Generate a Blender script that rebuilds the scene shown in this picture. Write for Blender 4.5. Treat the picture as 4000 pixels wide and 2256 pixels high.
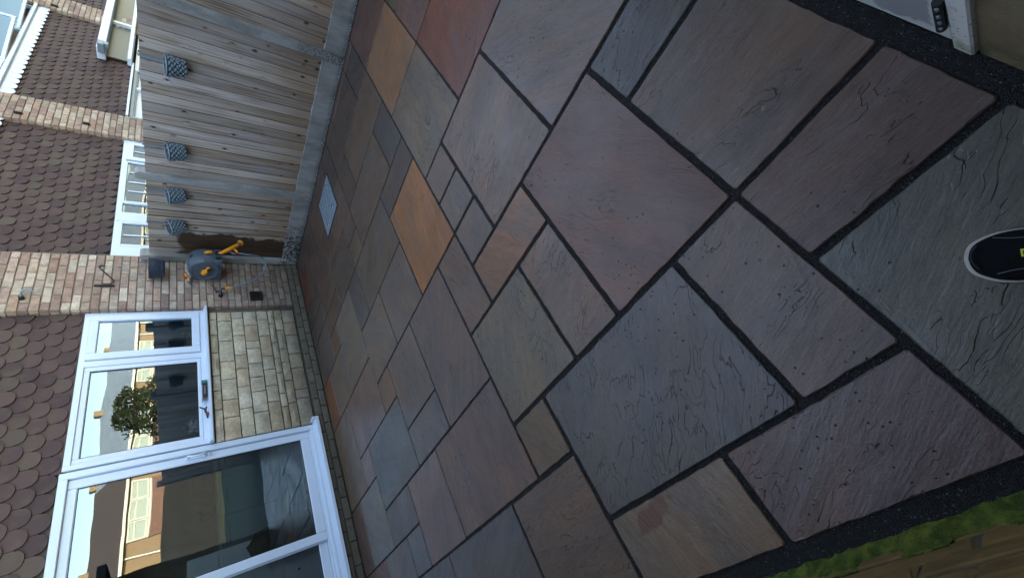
import bpy, bmesh, math, random
from mathutils import Vector, Matrix
random.seed(7)
for o in list(bpy.data.objects): bpy.data.objects.remove(o)
sc = bpy.context.scene
COL = sc.collection
R = math.radians
# ------------------------------------------------------------------ camera
PITCH, ROLL, YAW, CH = 0.692997611, -1.23322255e-03, 0.745609586, 1.44
cp, sp, cr, sr, cy, sy = math.cos(PITCH), math.sin(PITCH), math.cos(ROLL), math.sin(ROLL), math.cos(YAW), math.sin(YAW)
def _rz(v): return Vector((cr*v[0]-sr*v[1], sr*v[0]+cr*v[1], v[2]))
_dn, _fw, _rt = _rz((0, cp, sp)), _rz((0, -sp, cp)), _rz((1, 0, 0))
M3 = Matrix((cy*_rt+sy*_fw, cy*_fw-sy*_rt, -_dn))          # photo axes (right, down, forward) -> world
cam_d = bpy.data.cameras.new('camera'); cam = bpy.data.objects.new('camera', cam_d); COL.objects.link(cam)
cam_d.sensor_fit = 'HORIZONTAL'; cam_d.sensor_width = 36; cam_d.lens = 36*1581.27/4000
cam_d.clip_start = 0.02; cam_d.clip_end = 2000
_x, _y, _z = M3@Vector((0, 1, 0)), M3@Vector((1, 0, 0)), -(M3@Vector((0, 0, 1)))
cam.matrix_world = Matrix(((_x[0], _y[0], _z[0], 0), (_x[1], _y[1], _z[1], 0), (_x[2], _y[2], _z[2], CH), (0, 0, 0, 1)))
sc.camera = cam
# ------------------------------------------------------------------ light
SUN_EL, SUN_AZ = R(20), R(18)                                # azimuth from +Y towards +X
w = bpy.data.worlds.new('World'); sc.world = w; w.use_nodes = True
nt = w.node_tree; nt.nodes.clear()
sky = nt.nodes.new('ShaderNodeTexSky'); sky.sky_type = 'NISHITA'; sky.sun_disc = False
sky.sun_elevation = SUN_EL; sky.sun_rotation = SUN_AZ; sky.air_density = 1.0; sky.dust_density = 0.5; sky.ozone_density = 1.0
bg = nt.nodes.new('ShaderNodeBackground'); bg.inputs[1].default_value = 0.15
wo = nt.nodes.new('ShaderNodeOutputWorld'); nt.links.new(sky.outputs[0], bg.inputs[0]); nt.links.new(bg.outputs[0], wo.inputs[0])
sd = bpy.data.lights.new('sun', 'SUN'); sd.energy = 4.0; sd.angle = R(0.5); sd.color = (1, 0.82, 0.6)
sun = bpy.data.objects.new('sun', sd); COL.objects.link(sun)
sdir = Vector((math.cos(SUN_EL)*math.sin(SUN_AZ), math.cos(SUN_EL)*math.cos(SUN_AZ), math.sin(SUN_EL)))
sun.rotation_euler = (-sdir).to_track_quat('-Z', 'Y').to_euler()
sc.view_settings.view_transform = 'Standard'; sc.view_settings.look = 'None'
sc.view_settings.gamma = 1; sc.view_settings.use_curve_mapping = False
sc.view_settings.exposure = 2.65
sc.view_settings.use_white_balance = True; sc.view_settings.white_balance_temperature = 8100; sc.view_settings.white_balance_tint = 14
sc.cycles.max_bounces = 8; sc.cycles.glossy_bounces = 4; sc.cycles.transparent_max_bounces = 12

# ------------------------------------------------------------------ node helper
class NT:
    def __init__(s, name):
        s.m = bpy.data.materials.new(name); s.m.use_nodes = True; s.t = s.m.node_tree; s.t.nodes.clear()
        s.out = s.t.nodes.new('ShaderNodeOutputMaterial')
    def n(s, typ, ins=None, **kw):
        nd = s.t.nodes.new(typ)
        for k, v in kw.items(): setattr(nd, k, v)
        for k, v in (ins or {}).items(): s.put(nd.inputs[k], v)
        return nd
    def put(s, sock, v):
        if hasattr(v, 'is_output'): s.t.links.new(v, sock)
        else:
            if sock.type == 'RGBA' and hasattr(v, '__len__') and len(v) == 3: v = (*v, 1)
            sock.default_value = v
    def math(s, op, a, b=0.0, c=0.0, clamp=False):
        nd = s.n('ShaderNodeMath', {0: a, 1: b, 2: c}, operation=op); nd.use_clamp = clamp; return nd.outputs[0]
    def vmath(s, op, a, b=(0, 0, 0)):
        return s.n('ShaderNodeVectorMath', {0: a, 1: b}, operation=op).outputs[0]
    def noise(s, vec, scale, detail=4, rough=0.55, dist=0.0, fac=True):
        nd = s.n('ShaderNodeTexNoise', {'Vector': vec, 'Scale': scale, 'Detail': detail, 'Roughness': rough, 'Distortion': dist})
        return nd.outputs[0 if fac else 1]
    def vor(s, vec, scale, feat='F1', rnd=1.0, out='Distance'):
        nd = s.n('ShaderNodeTexVoronoi', {'Vector': vec, 'Scale': scale, 'Randomness': rnd}, feature=feat); return nd.outputs[out]
    def mix(s, f, a, b, mode='MIX'):
        nd = s.n('ShaderNodeMix', data_type='RGBA', blend_type=mode)
        s.put(nd.inputs[0], f); s.put(nd.inputs[6], a); s.put(nd.inputs[7], b); return nd.outputs[2]
    def ss(s, x, lo, hi, o0=0.0, o1=1.0):
        nd = s.n('ShaderNodeMapRange', {0: x, 1: lo, 2: hi, 3: o0, 4: o1}, interpolation_type='SMOOTHSTEP'); return nd.outputs[0]
    def mr(s, x, lo, hi, o0, o1):
        return s.n('ShaderNodeMapRange', {0: x, 1: lo, 2: hi, 3: o0, 4: o1}).outputs[0]
    def pos(s): return s.n('ShaderNodeNewGeometry').outputs['Position']
    def obj(s): return s.n('ShaderNodeTexCoord').outputs['Object']
    def oinfo(s): return s.n('ShaderNodeObjectInfo')
    def scale(s, v, x, y, z): return s.vmath('MULTIPLY', v, (x, y, z))
    def bump(s, h, dist, strength=1.0, nrm=None):
        i = {'Height': h, 'Distance': dist, 'Strength': strength}
        if nrm is not None: i['Normal'] = nrm
        return s.n('ShaderNodeBump', i).outputs[0]
    def bsdf(s, col, rough=0.6, nrm=None, metal=0.0, spec=0.5, **kw):
        b = s.n('ShaderNodeBsdfPrincipled', {'Base Color': col, 'Roughness': rough, 'Metallic': metal, 'Specular IOR Level': spec})
        if nrm is not None: s.put(b.inputs['Normal'], nrm)
        for k, v in kw.items(): s.put(b.inputs[k], v)
        s.t.links.new(b.outputs[0], s.out.inputs[0]); return s.m
def plain(name, col, rough=0.5, metal=0.0, var=0.06, bs=40, bd=0.0005, spec=0.5):
    t = NT(name); p = t.obj(); f = t.noise(p, bs, 3)
    c = t.mix(t.mr(f, 0.3, 0.7, 0, 1), tuple(x*(1-var) for x in col), tuple(min(1, x*(1+var)) for x in col))
    return t.bsdf(c, rough, t.bump(f, bd), metal, spec)

# slab stone: riven layers, pits, streaks; the tint is each slab's own colour
def mk_slab(rust=False):
    t = NT('sandstone' if not rust else 'rust_stained_sandstone'); oi = t.oinfo(); rnd = oi.outputs['Random']
    ang = t.math('MULTIPLY', rnd, 37.0)
    v = t.vmath('ADD', t.obj(), t.n('ShaderNodeCombineXYZ', {0: t.math('MULTIPLY', rnd, 91.0), 1: t.math('MULTIPLY', rnd, 53.0), 2: 0.0}).outputs[0])
    vr = t.n('ShaderNodeVectorRotate', {'Vector': v, 'Angle': ang}, rotation_type='Z_AXIS').outputs[0]
    st = t.scale(vr, 1.0, 3.2, 1.0)
    warp = t.vmath('ADD', st, t.scale(t.noise(st, 3.0, 3, fac=False), 0.35, 0.35, 0))
    big = t.noise(warp, 1.5, 3)
    n1 = t.noise(warp, 2.0, 5, 0.50, 0.25)
    m = t.math('MULTIPLY', n1, 15.0); fr = t.math('FRACT', m); fl = t.math('FLOOR', m)
    msk = t.ss(t.math('ADD', t.noise(v, 3.5, 2), t.math('MULTIPLY', t.math('SUBTRACT', t.math('FRACT', t.math('MULTIPLY', rnd, 17.3)), 0.5), 0.18)), 0.50, 0.63)
    step = t.math('ADD', fl, t.ss(fr, 0.0, 0.10))
    line = t.math('MULTIPLY', t.ss(fr, 0.0, 0.10, 1, 0), t.math('MULTIPLY', msk, t.ss(t.noise(v, 9, 2), 0.42, 0.54)))
    grain = t.noise(t.scale(vr, 14, 90, 14), 1.6, 3)
    fine = t.noise(v, 130, 4)
    pit = t.vor(v, 34); pm = t.ss(t.math('ADD', t.noise(v, 4.0, 2), t.math('MULTIPLY', t.math('SUBTRACT', t.math('FRACT', t.math('MULTIPLY', rnd, 7.7)), 0.5), 0.25)), 0.46, 0.60)
    pits = t.math('MULTIPLY', t.ss(pit, 0.05, 0.15, 1, 0), pm)
    base = oi.outputs['Color']
    c = t.mix(t.ss(big, 0.38, 0.66), t.mix(1.0, base, (0.86, 0.90, 0.97), 'MULTIPLY'), t.mix(1.0, base, (1.14, 1.05, 0.98), 'MULTIPLY'))
    c = t.mix(t.math('MULTIPLY', t.ss(t.noise(t.scale(vr, 0.8, 5, 1), 1.6, 5), 0.50, 0.72), 0.45), c, t.mix(0.5, base, (0.075, 0.085, 0.095)))
    c = t.mix(1.0, c, t.n('ShaderNodeCombineColor', {0: t.mr(grain, 0.25, 0.75, 0.76, 1.25), 1: t.mr(grain, 0.25, 0.75, 0.78, 1.22), 2: t.mr(grain, 0.25, 0.75, 0.80, 1.20)}).outputs[0], 'MULTIPLY')
    g = t.mr(fine, 0.3, 0.7, 0.86, 1.14); c = t.mix(1.0, c, t.n('ShaderNodeCombineColor', {0: g, 1: g, 2: g}).outputs[0], 'MULTIPLY')
    c = t.mix(t.math('MULTIPLY', line, 0.55), c, (0.018, 0.015, 0.014))
    c = t.mix(t.math('MULTIPLY', pits, 0.85), c, (0.012, 0.011, 0.011))
    # scuffs: pale scratches
    sc_ = t.math('MULTIPLY', t.ss(t.noise(t.scale(vr, 4, 60, 4), 1.5, 2, 0.5, 1.2), 0.70, 0.76), t.ss(t.noise(v, 3.0, 2), 0.52, 0.62))
    c = t.mix(t.math('MULTIPLY', sc_, 0.35), c, (0.22, 0.21, 0.21))
    g2 = t.noise(t.vmath('ADD', t.scale(vr, 3.5, 26, 1), t.scale(t.noise(v, 5, 2, fac=False), 1.5, 1.5, 0)), 1.0, 4, 0.6)
    gk = t.mr(g2, 0.28, 0.72, 0.84, 1.18); c = t.mix(1.0, c, t.n('ShaderNodeCombineColor', {0: gk, 1: gk, 2: gk}).outputs[0], 'MULTIPLY')  # streak tone also paints pale highlights along the ridges
    hp_ = t.math('MULTIPLY', t.ss(t.noise(t.scale(vr, 1, 2.2, 1), 2.4, 5, 0.6), 0.50, 0.70), t.math('MULTIPLY', t.ss(t.math('FRACT', t.math('MULTIPLY', rnd, 5.3)), 0.35, 0.8), 0.55))
    c = t.mix(hp_, c, t.mix(0.45, base, (0.16, 0.075, 0.035)))
    hq_ = t.math('MULTIPLY', t.ss(t.noise(t.scale(vr, 1, 1.6, 1), 1.9, 5, 0.6, 0.6), 0.52, 0.68), t.math('MULTIPLY', t.ss(t.math('FRACT', t.math('MULTIPLY', rnd, 11.9)), 0.3, 0.8), 0.5))
    c = t.mix(hq_, c, t.mix(0.4, base, (0.13, 0.13, 0.125)))
    dm_ = t.ss(t.noise(v, 6.5, 6, 0.65), 0.52, 0.70, 0, 0.35); c = t.mix(dm_, c, t.mix(0.5, c, (0.035, 0.035, 0.034)))
    if rust:
        ob = t.vmath('SUBTRACT', t.obj(), (0.093, 0.092, 0)); rr_ = t.n('ShaderNodeVectorRotate', {'Vector': ob, 'Angle': R(-10)}, rotation_type='Z_AXIS').outputs[0]
        ln = t.n('ShaderNodeVectorMath', {0: t.scale(rr_, 26, 8.5, 0)}, operation='LENGTH').outputs['Value']
        mk = t.ss(t.math('ADD', ln, t.math('MULTIPLY', t.math('SUBTRACT', t.noise(t.obj(), 16, 5), 0.5), 2.2)), 0.85, 1.1, 0.8, 0)
        c = t.mix(mk, c, t.mix(grain, (0.085, 0.036, 0.020), (0.15, 0.066, 0.040)))
    h = t.math('ADD', t.math('MULTIPLY', t.ss(fr, 0.0, 0.08), t.math('MULTIPLY', msk, 0.35)), t.math('ADD', t.math('MULTIPLY', n1, 0.9), t.math('ADD', t.math('MULTIPLY', grain, 0.26), t.math('ADD', t.math('MULTIPLY', g2, 0.75), t.math('MULTIPLY', fine, 0.24)))))
    h = t.math('SUBTRACT', h, t.math('ADD', t.math('MULTIPLY', pits, 1.0), t.math('MULTIPLY', line, 0.8)))
    nrm = t.bump(h, 0.0026, 1.0)
    ro = t.mr(t.noise(v, 3.2, 3), 0.35, 0.65, 0.30, 0.46)
    return t.bsdf(c, ro, nrm, 0, 0.5)
SLAB = mk_slab(); SLABR = mk_slab(True)
def mk_grit():
    t = NT('jointing_grit'); p = t.pos(); a = t.vor(p, 330, out='Color'); d = t.vor(p, 330)
    v = t.n('ShaderNodeSeparateColor', {0: a}).outputs[0]
    c = t.mix(t.ss(v, 0.55, 0.95), (0.004, 0.005, 0.006), (0.022, 0.026, 0.030)); c = t.mix(t.ss(v, 0.985, 0.992), c, (0.12, 0.13, 0.14))
    h = t.math('ADD', t.math('MULTIPLY', d, -1.0), t.noise(p, 60, 3))
    return t.bsdf(c, 0.62, t.bump(h, 0.004), 0, 0.4)
GRIT = mk_grit()
def mk_brick(name, rough=0.85, bumpd=0.003, sc_=1.0, dirt=True):
    t = NT(name); oi = t.oinfo(); p = t.vmath('ADD', t.obj(), t.scale(t.n('ShaderNodeCombineXYZ', {0: oi.outputs['Random'], 1: oi.outputs['Random'], 2: oi.outputs['Random']}).outputs[0], 40, 23, 31))
    n = t.noise(p, 14*sc_, 6, 0.6); n2 = t.noise(p, 80*sc_, 4); base = oi.outputs['Color']
    c = t.mix(t.ss(n, 0.35, 0.68), t.mix(1.0, base, (0.80, 0.78, 0.76), 'MULTIPLY'), t.mix(1.0, base, (1.14, 1.12, 1.08), 'MULTIPLY'))
    g = t.mr(n2, 0.3, 0.7, 0.82, 1.16); c = t.mix(1.0, c, t.n('ShaderNodeCombineColor', {0: g, 1: g, 2: g}).outputs[0], 'MULTIPLY')
    pit = t.math('MULTIPLY', t.ss(t.vor(p, 42*sc_), 0.05, 0.16, 1, 0), t.ss(t.noise(p, 9, 2), 0.5, 0.62))
    c = t.mix(t.math('MULTIPLY', pit, 0.6), c, (0.05, 0.04, 0.035))
    if dirt:
        ps = t.pos(); z = t.n('ShaderNodeSeparateXYZ', {0: ps}).outputs[2]
        dm = t.math('MULTIPLY', t.ss(t.math('ADD', z, t.math('MULTIPLY', t.noise(ps, 3, 4), -0.5)), -0.25, 0.75, 1, 0), 0.72)
        c = t.mix(dm, c, t.mix(t.noise(ps, 11, 4), (0.045, 0.042, 0.03), (0.12, 0.11, 0.08)))
    h = t.math('ADD', n, t.math('MULTIPLY', n2, 0.4)); h = t.math('SUBTRACT', h, t.math('MULTIPLY', pit, 0.8))
    return t.bsdf(c, rough, t.bump(h, bumpd), 0, 0.3)
BRICK = mk_brick('brick_face'); STONE = mk_brick('reconstituted_stone', 0.9, 0.010, 0.55)
def mk_mortar(name, col):
    t = NT(name); p = t.pos(); n = t.noise(p, 60, 5); n2 = t.noise(p, 4, 4)
    z = t.n('ShaderNodeSeparateXYZ', {0: p}).outputs[2]
    c = t.mix(n, tuple(x*0.7 for x in col), tuple(x*1.25 for x in col)); c = t.mix(t.ss(n2, 0.4, 0.7, 0, 0.5), c, tuple(x*0.5 for x in col))
    c = t.mix(t.ss(z, 0.0, 0.8, 0.7, 0), c, (0.03, 0.03, 0.024))
    return t.bsdf(c, 0.95, t.bump(n, 0.003), 0, 0.2)
MORTAR = mk_mortar('mortar', (0.22, 0.19, 0.16)); MORTD = mk_mortar('dark_mortar', (0.14, 0.12, 0.095))
def mk_tile():
    t = NT('clay_tile'); oi = t.oinfo(); r = oi.outputs['Random']
    p = t.vmath('ADD', t.obj(), t.scale(t.n('ShaderNodeCombineXYZ', {0: r, 1: r, 2: r}).outputs[0], 33, 17, 71))
    n = t.noise(p, 9, 5); n2 = t.noise(p, 90, 3)
    c = t.mix(r, (0.052, 0.030, 0.031), (0.086, 0.049, 0.046)); 
    c = t.mix(t.ss(n, 0.45, 0.75, 0, 0.65), c, (0.088, 0.068, 0.046))
    c = t.mix(t.ss(t.math('FRACT', t.math('MULTIPLY', r, 7.0)), 0.6, 1.0, 0, 0.5), c, (0.095, 0.076, 0.053))
    c = t.mix(t.math('MULTIPLY', t.ss(t.vor(p, 30), 0.0, 0.07, 1, 0), t.ss(n, 0.5, 0.6)), c, (0.3, 0.29, 0.26))
    return t.bsdf(c, 0.75, t.bump(t.math('ADD', n, t.math('MULTIPLY', n2, 0.3)), 0.003), 0, 0.35)
TILE = mk_tile()
def mk_wood():
    t = NT('weathered_board'); oi = t.oinfo(); r = oi.outputs['Random']; p = t.pos()
    off = t.scale(t.n('ShaderNodeCombineXYZ', {0: r, 1: r, 2: r}).outputs[0], 7, 3, 29)
    q = t.vmath('ADD', p, off)
    kd = t.n('ShaderNodeTexVoronoi', {'Vector': t.scale(q, 0.1, 8.5, 4.8), 'Scale': 1.0}, feature='F1').outputs['Distance']
    kh = t.n('ShaderNodeTexVoronoi', {'Vector': t.scale(q, 0.1, 8.5, 4.8), 'Scale': 1.0}, feature='F1').outputs['Color']; kon = t.ss(t.n('ShaderNodeSeparateColor', {0: kh}).outputs[0], 0.25, 0.3)
    kn = t.math('MULTIPLY', kon, t.ss(kd, 0.07, 0.13, 1, 0)); ring = t.math('MULTIPLY', kon, t.ss(kd, 0.06, 0.30, 1, 0))
    bend = t.n('ShaderNodeCombineXYZ', {0: 0.0, 1: t.math('MULTIPLY', ring, 0.03), 2: 0.0}).outputs[0]
    g = t.vmath('ADD', q, bend)
    g1 = t.noise(t.scale(g, 4, 55, 1.3), 1.0, 5, 0.62, 0.5); g2 = t.noise(t.scale(g, 10, 190, 3), 1.0, 3)
    lo = t.noise(t.scale(q, 1, 4, 1.4), 1.0, 3)
    c = t.mix(t.ss(g1, 0.32, 0.68), (0.19, 0.135, 0.098), (0.52, 0.43, 0.35))
    c = t.mix(t.ss(lo, 0.32, 0.62, 0.0, 0.8), c, t.mix(g1, (0.25, 0.222, 0.20), (0.66, 0.60, 0.55)))
    z = t.n('ShaderNodeSeparateXYZ', {0: p}).outputs[2]; y = t.n('ShaderNodeSeparateXYZ', {0: p}).outputs[1]
    c = t.mix(t.ss(t.math('ADD', z, t.math('MULTIPLY', t.noise(t.scale(q, 1, 9, 1.5), 1.0, 3), -0.7)), -0.1, 0.45, 0.75, 0.0), c, t.mix(g1, (0.18, 0.115, 0.07), (0.42, 0.30, 0.20)))
    gg = t.mr(g2, 0.3, 0.7, 0.84, 1.14); c = t.mix(1.0, c, t.n('ShaderNodeCombineColor', {0: gg, 1: gg, 2: gg}).outputs[0], 'MULTIPLY')
    rr = t.mr(r, 0, 1, 0.74, 1.28); r9 = t.math('FRACT', t.math('MULTIPLY', r, 9.0)); c = t.mix(1.0, c, t.n('ShaderNodeCombineColor', {0: rr, 1: t.math('MULTIPLY', rr, t.mr(r9, 0, 1, 0.93, 0.97)), 2: t.math('MULTIPLY', rr, t.mr(r9, 0, 1, 0.86, 1.0))}).outputs[0], 'MULTIPLY')
    c = t.mix(t.math('MULTIPLY', t.math('MULTIPLY', kon, t.ss(kd, 0.09, 0.2, 1, 0)), 0.4), c, (0.11, 0.075, 0.05)); c = t.mix(t.math('MULTIPLY', kn, 0.9), c, (0.028, 0.018, 0.012))
    nn = t.noise(p, 5.5, 3)
    wet = t.math('MULTIPLY', t.ss(t.math('ADD', y, t.math('MULTIPLY', nn, -0.28)), 4.26, 4.29), t.ss(t.math('ADD', z, t.math('MULTIPLY', nn, 0.3)), 1.60, 1.52, 0, 1))
    wet = t.math('MULTIPLY', t.ss(t.math('ADD', y, t.math('MULTIPLY', nn, -0.30)), 4.25, 4.28), t.ss(t.math('ADD', z, t.math('MULTIPLY', nn, 0.3)), 1.52, 1.60, 1, 0))
    sp_ = t.math('MULTIPLY', t.ss(t.noise(t.scale(p, 1, 9, 5), 1.0, 2), 0.70, 0.72), t.ss(z, 0.2, 0.9, 1, 0))
    wet = t.math('MAXIMUM', wet, sp_)
    c = t.mix(t.math('MULTIPLY', wet, 0.93), c, t.mix(g1, (0.018, 0.0085, 0.004), (0.085, 0.04, 0.016)))
    h = t.math('ADD', g1, t.math('MULTIPLY', g2, 0.5)); h = t.math('SUBTRACT', h, t.math('MULTIPLY', kn, 0.5))
    return t.bsdf(c, t.mr(wet, 0, 1, 0.78, 0.45), t.bump(h, 0.002), 0, 0.35)
WOOD = mk_wood()
WEDGE = plain('shade_line_edge', (0.035, 0.026, 0.019), 0.9, var=.3)  # dark board edges: shade lines between the boards put into the colour
def mk_conc():
    t = NT('concrete'); p = t.pos(); oi = t.oinfo()
    n = t.noise(t.scale(p, 1, 6, 2), 1.5, 5); f = t.noise(p, 120, 4); z = t.n('ShaderNodeSeparateXYZ', {0: p}).outputs[2]; y = t.n('ShaderNodeSeparateXYZ', {0: p}).outputs[1]
    c = t.mix(t.ss(n, 0.3, 0.7), (0.205, 0.198, 0.182), (0.34, 0.335, 0.32))
    g = t.mr(f, 0.3, 0.7, 0.84, 1.14); c = t.mix(1.0, c, t.n('ShaderNodeCombineColor', {0: g, 1: g, 2: g}).outputs[0], 'MULTIPLY')
    sp_ = t.math('MULTIPLY', t.ss(t.vor(p, 34), 0.10, 0.2, 1, 0), t.ss(t.noise(p, 8, 3), 0.52, 0.6)); c = t.mix(t.math('MULTIPLY', sp_, 0.75), c, (0.03, 0.032, 0.03))
    al = t.math('MULTIPLY', t.ss(t.noise(t.scale(p, 1, 1, 1.6), 26, 5), 0.46, 0.56), t.math('MULTIPLY', t.math('MULTIPLY', t.ss(y, 3.95, 4.45), t.ss(z, .28, .2)), 0.9)); c = t.mix(al, c, (0.018, 0.018, 0.017))
    al2 = t.math('MULTIPLY', t.ss(t.noise(p, 95, 4), 0.5, 0.56), t.ss(z, 0.0, 0.06, 1, 0)); c = t.mix(t.math('MULTIPLY', al2, 0.85), c, (0.02, 0.022, 0.02))
    al3 = t.math('MULTIPLY', t.ss(t.noise(p, 55, 3), 0.48, 0.56), t.math('MULTIPLY', t.ss(oi.outputs['Color'], 0.9, 1.0), t.ss(z, 0.05, 0.7, 0.85, 0))); c = t.mix(al3, c, (0.06, 0.055, 0.05))
    return t.bsdf(c, 0.88, t.bump(t.math('SUBTRACT', f, sp_), 0.0025), 0, 0.3)
CONC = mk_conc()
def mk_upvc(name='white_upvc', col=(0.62, 0.71, 0.81)):
    t = NT(name); p = t.pos(); n = t.noise(p, 2.5, 4); f = t.noise(p, 30, 3)
    c = t.mix(t.ss(n, 0.35, 0.75, 0, 1), col, tuple(x*0.93 for x in col)); c = t.mix(t.ss(f, 0.62, 0.8, 0, 0.12), c, (0.45, 0.45, 0.42))
    return t.bsdf(c, 0.28, None, 0, 0.5)
UPVC = mk_upvc()
def mk_glass(name, base=0.10):
    t = NT(name); p = t.pos(); fr = t.n('ShaderNodeFresnel', {'IOR': 1.52}).outputs[0]
    nb = t.bump(t.noise(p, 1.1, 2), 0.004, 0.5)
    g = t.n('ShaderNodeBsdfGlossy', {'Color': (0.66, 0.86, 1.0), 'Roughness': 0.004, 'Normal': nb}); tr = t.n('ShaderNodeBsdfTransparent', {'Color': (0.74, 0.78, 0.80)})
    f = t.math('MULTIPLY_ADD', fr, 1.2, base, clamp=True)
    m = t.n('ShaderNodeMixShader', {0: f, 1: tr.outputs[0], 2: g.outputs[0]}); t.t.links.new(m.outputs[0], t.out.inputs[0]); return t.m
GLASS = mk_glass('double_glazing', 0.10)
GASKET = plain('black_gasket', (0.012, 0.016, 0.02), 0.4)
BLACK = plain('black_plastic', (0.012, 0.012, 0.013), 0.42)
ORANGE = plain('orange_plastic', (0.78, 0.27, 0.008), 0.38, var=0.1)
GREYP = plain('slate_grey_plastic', (0.068, 0.092, 0.115), 0.40, var=0.08, bs=60, bd=0.0008)
REDP = plain('red_plastic', (0.35, 0.02, 0.02), 0.4)
HOSEM = plain('grey_hose_rubber', (0.15, 0.19, 0.23), 0.45)
IRON = plain('black_wrought_iron', (0.010, 0.009, 0.010), 0.45)
ZINC = plain('zinc_grey_metal', (0.20, 0.26, 0.30), 0.45, metal=0.3)
WICK = plain('blue_grey_wicker', (0.15, 0.205, 0.24), 0.5, var=0.3, bs=120, bd=0.001); WICKD = plain('dark_wicker_core', (0.055, 0.075, 0.09), 0.7)
SOIL = plain('dry_soil', (0.06, 0.045, 0.035), 0.95, var=0.5, bs=60, bd=0.006)
NAVY = plain('charcoal_pot_plastic', (0.022, 0.034, 0.055), 0.4)
BRASS = plain('dark_tap_metal', (0.06, 0.07, 0.075), 0.35, metal=0.7)
def mk_steel():
    t = NT('galvanised_steel'); p = t.pos(); a = t.n('ShaderNodeSeparateColor', {0: t.vor(p, 26, out='Color')}).outputs[0]
    s = t.noise(t.scale(p, 60, 5, 5), 1.0, 3)
    c = t.mix(a, (0.24, 0.33, 0.40), (0.34, 0.45, 0.52)); c = t.mix(t.ss(s, 0.55, 0.7, 0, 0.5), c, (0.14, 0.2, 0.25))
    return t.bsdf(c, t.mr(s, 0.3, 0.7, 0.3, 0.5), t.bump(s, 0.0006), 0.55, 0.5)
STEEL = mk_steel()
def mk_paint():
    t = NT('flaking_white_paint'); p = t.pos(); x = t.n('ShaderNodeSeparateXYZ', {0: p})
    n = t.noise(p, 7, 4, 0.6, 0.8); e = t.math('MINIMUM', t.math('MULTIPLY', x.outputs[2], 4.5), t.math('MULTIPLY', t.math('SUBTRACT', x.outputs[0], 0.45), 3.5))
    f = t.ss(t.math('ADD', t.math('MULTIPLY', n, -0.7), e), -0.12, -0.06)
    c = t.mix(f, (0.55, 0.62, 0.62), (0.30, 0.32, 0.35)); c = t.mix(t.ss(t.noise(p, 90, 3), 0.72, 0.76), c, (0.08, 0.07, 0.06))
    c = t.mix(t.ss(x.outputs[2], 0.0, 0.02, 0.6, 0), c, (0.10, 0.11, 0.05))
    return t.bsdf(c, 0.5, t.bump(t.math('ADD', f, t.noise(p, 50, 3)), 0.001))
PAINT = mk_paint()
def mk_frame_paint():
    t = NT('speckled_frame_paint'); p = t.pos(); n = t.noise(p, 6, 3)
    c = t.mix(t.ss(n, 0.56, 0.66), (0.66, 0.70, 0.70), (0.32, 0.34, 0.20)); c = t.mix(t.ss(t.vor(p, 75), 0.12, 0.22, 1, 0), c, (0.04, 0.04, 0.03))
    return t.bsdf(c, 0.55, t.bump(t.noise(p, 60, 3), 0.001))
FPAINT = mk_frame_paint()
def mk_render():
    t = NT('stained_render'); p = t.pos(); n = t.noise(p, 5, 5); z = t.n('ShaderNodeSeparateXYZ', {0: p}).outputs[2]
    c = t.mix(t.ss(n, 0.35, 0.65), (0.12, 0.085, 0.04), (0.20, 0.16, 0.10)); c = t.mix(t.math('MULTIPLY', t.ss(z, 0.0, 0.12, 1, 0), t.ss(t.noise(p, 12, 3), 0.4, 0.6)), c, (0.06, 0.075, 0.02))
    c = t.mix(t.ss(t.vor(p, 55), 0.06, 0.14, 0.6, 0), c, (0.35, 0.3, 0.24))
    return t.bsdf(c, 0.9, t.bump(t.noise(p, 50, 5), 0.004))
RENDER = mk_render()
def mk_moss():
    t = NT('moss'); p = t.pos(); n = t.noise(p, 22, 5); n2 = t.noise(p, 160, 4)
    c = t.mix(t.ss(n, 0.35, 0.68), (0.030, 0.055, 0.010), (0.11, 0.135, 0.022)); c = t.mix(t.ss(n2, 0.6, 0.72), c, (0.02, 0.03, 0.01))
    return t.bsdf(c, 0.9, t.bump(t.math('ADD', n, n2), 0.006), 0, 0.2)
MOSS = mk_moss()
OCHRE = mk_brick('ochre_brick_face', dirt=False)
def mk_roof():
    t = NT('roof_tiles'); p = t.pos(); b = t.n('ShaderNodeTexBrick', {'Vector': t.n('ShaderNodeVectorRotate', {'Vector': p, 'Angle': 0.0}).outputs[0], 'Color1': (0.075, 0.056, 0.052), 'Color2': (0.105, 0.078, 0.07), 'Mortar': (0.03, 0.02, 0.02), 'Scale': 3.0}).outputs[0]
    return t.bsdf(b, 0.85, t.bump(t.noise(p, 8, 4), 0.01))
ROOF = mk_roof(); SLATE = plain('pale_slate_roof', (0.22, 0.27, 0.32), .7, var=.15, bs=2)
def mk_farbrick():
    t = NT('far_brick'); p = t.pos(); n = t.noise(t.scale(p, 4.4, 4.4, 13), 1.0, 2); c = t.mix(n, (0.24, 0.15, 0.085), (0.38, 0.26, 0.165)); return t.bsdf(c, 0.9, t.bump(n, 0.01))
FARB = mk_farbrick()
def mk_soilground():
    t = NT('lawn_and_soil'); p = t.pos(); n = t.noise(p, 0.8, 5); c = t.mix(n, (0.04, 0.06, 0.02), (0.09, 0.085, 0.045)); return t.bsdf(c, 0.95, t.bump(t.noise(p, 20, 4), 0.03))
LAWN = mk_soilground()
LEAF = plain('dark_conifer_leaf', (0.045, 0.062, 0.022), 0.8, var=0.7, bs=2)
BARK = plain('bark', (0.08, 0.06, 0.045), 0.9)
DARKUNIT = plain('dark_blue_grey_cabinet', (0.16, 0.21, 0.25), 0.35)
INWALL = plain('interior_wall_paint', (0.07, 0.10, 0.125), 0.8); INFLOOR = plain('interior_floor', (0.02, 0.02, 0.022), 0.4)
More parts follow.
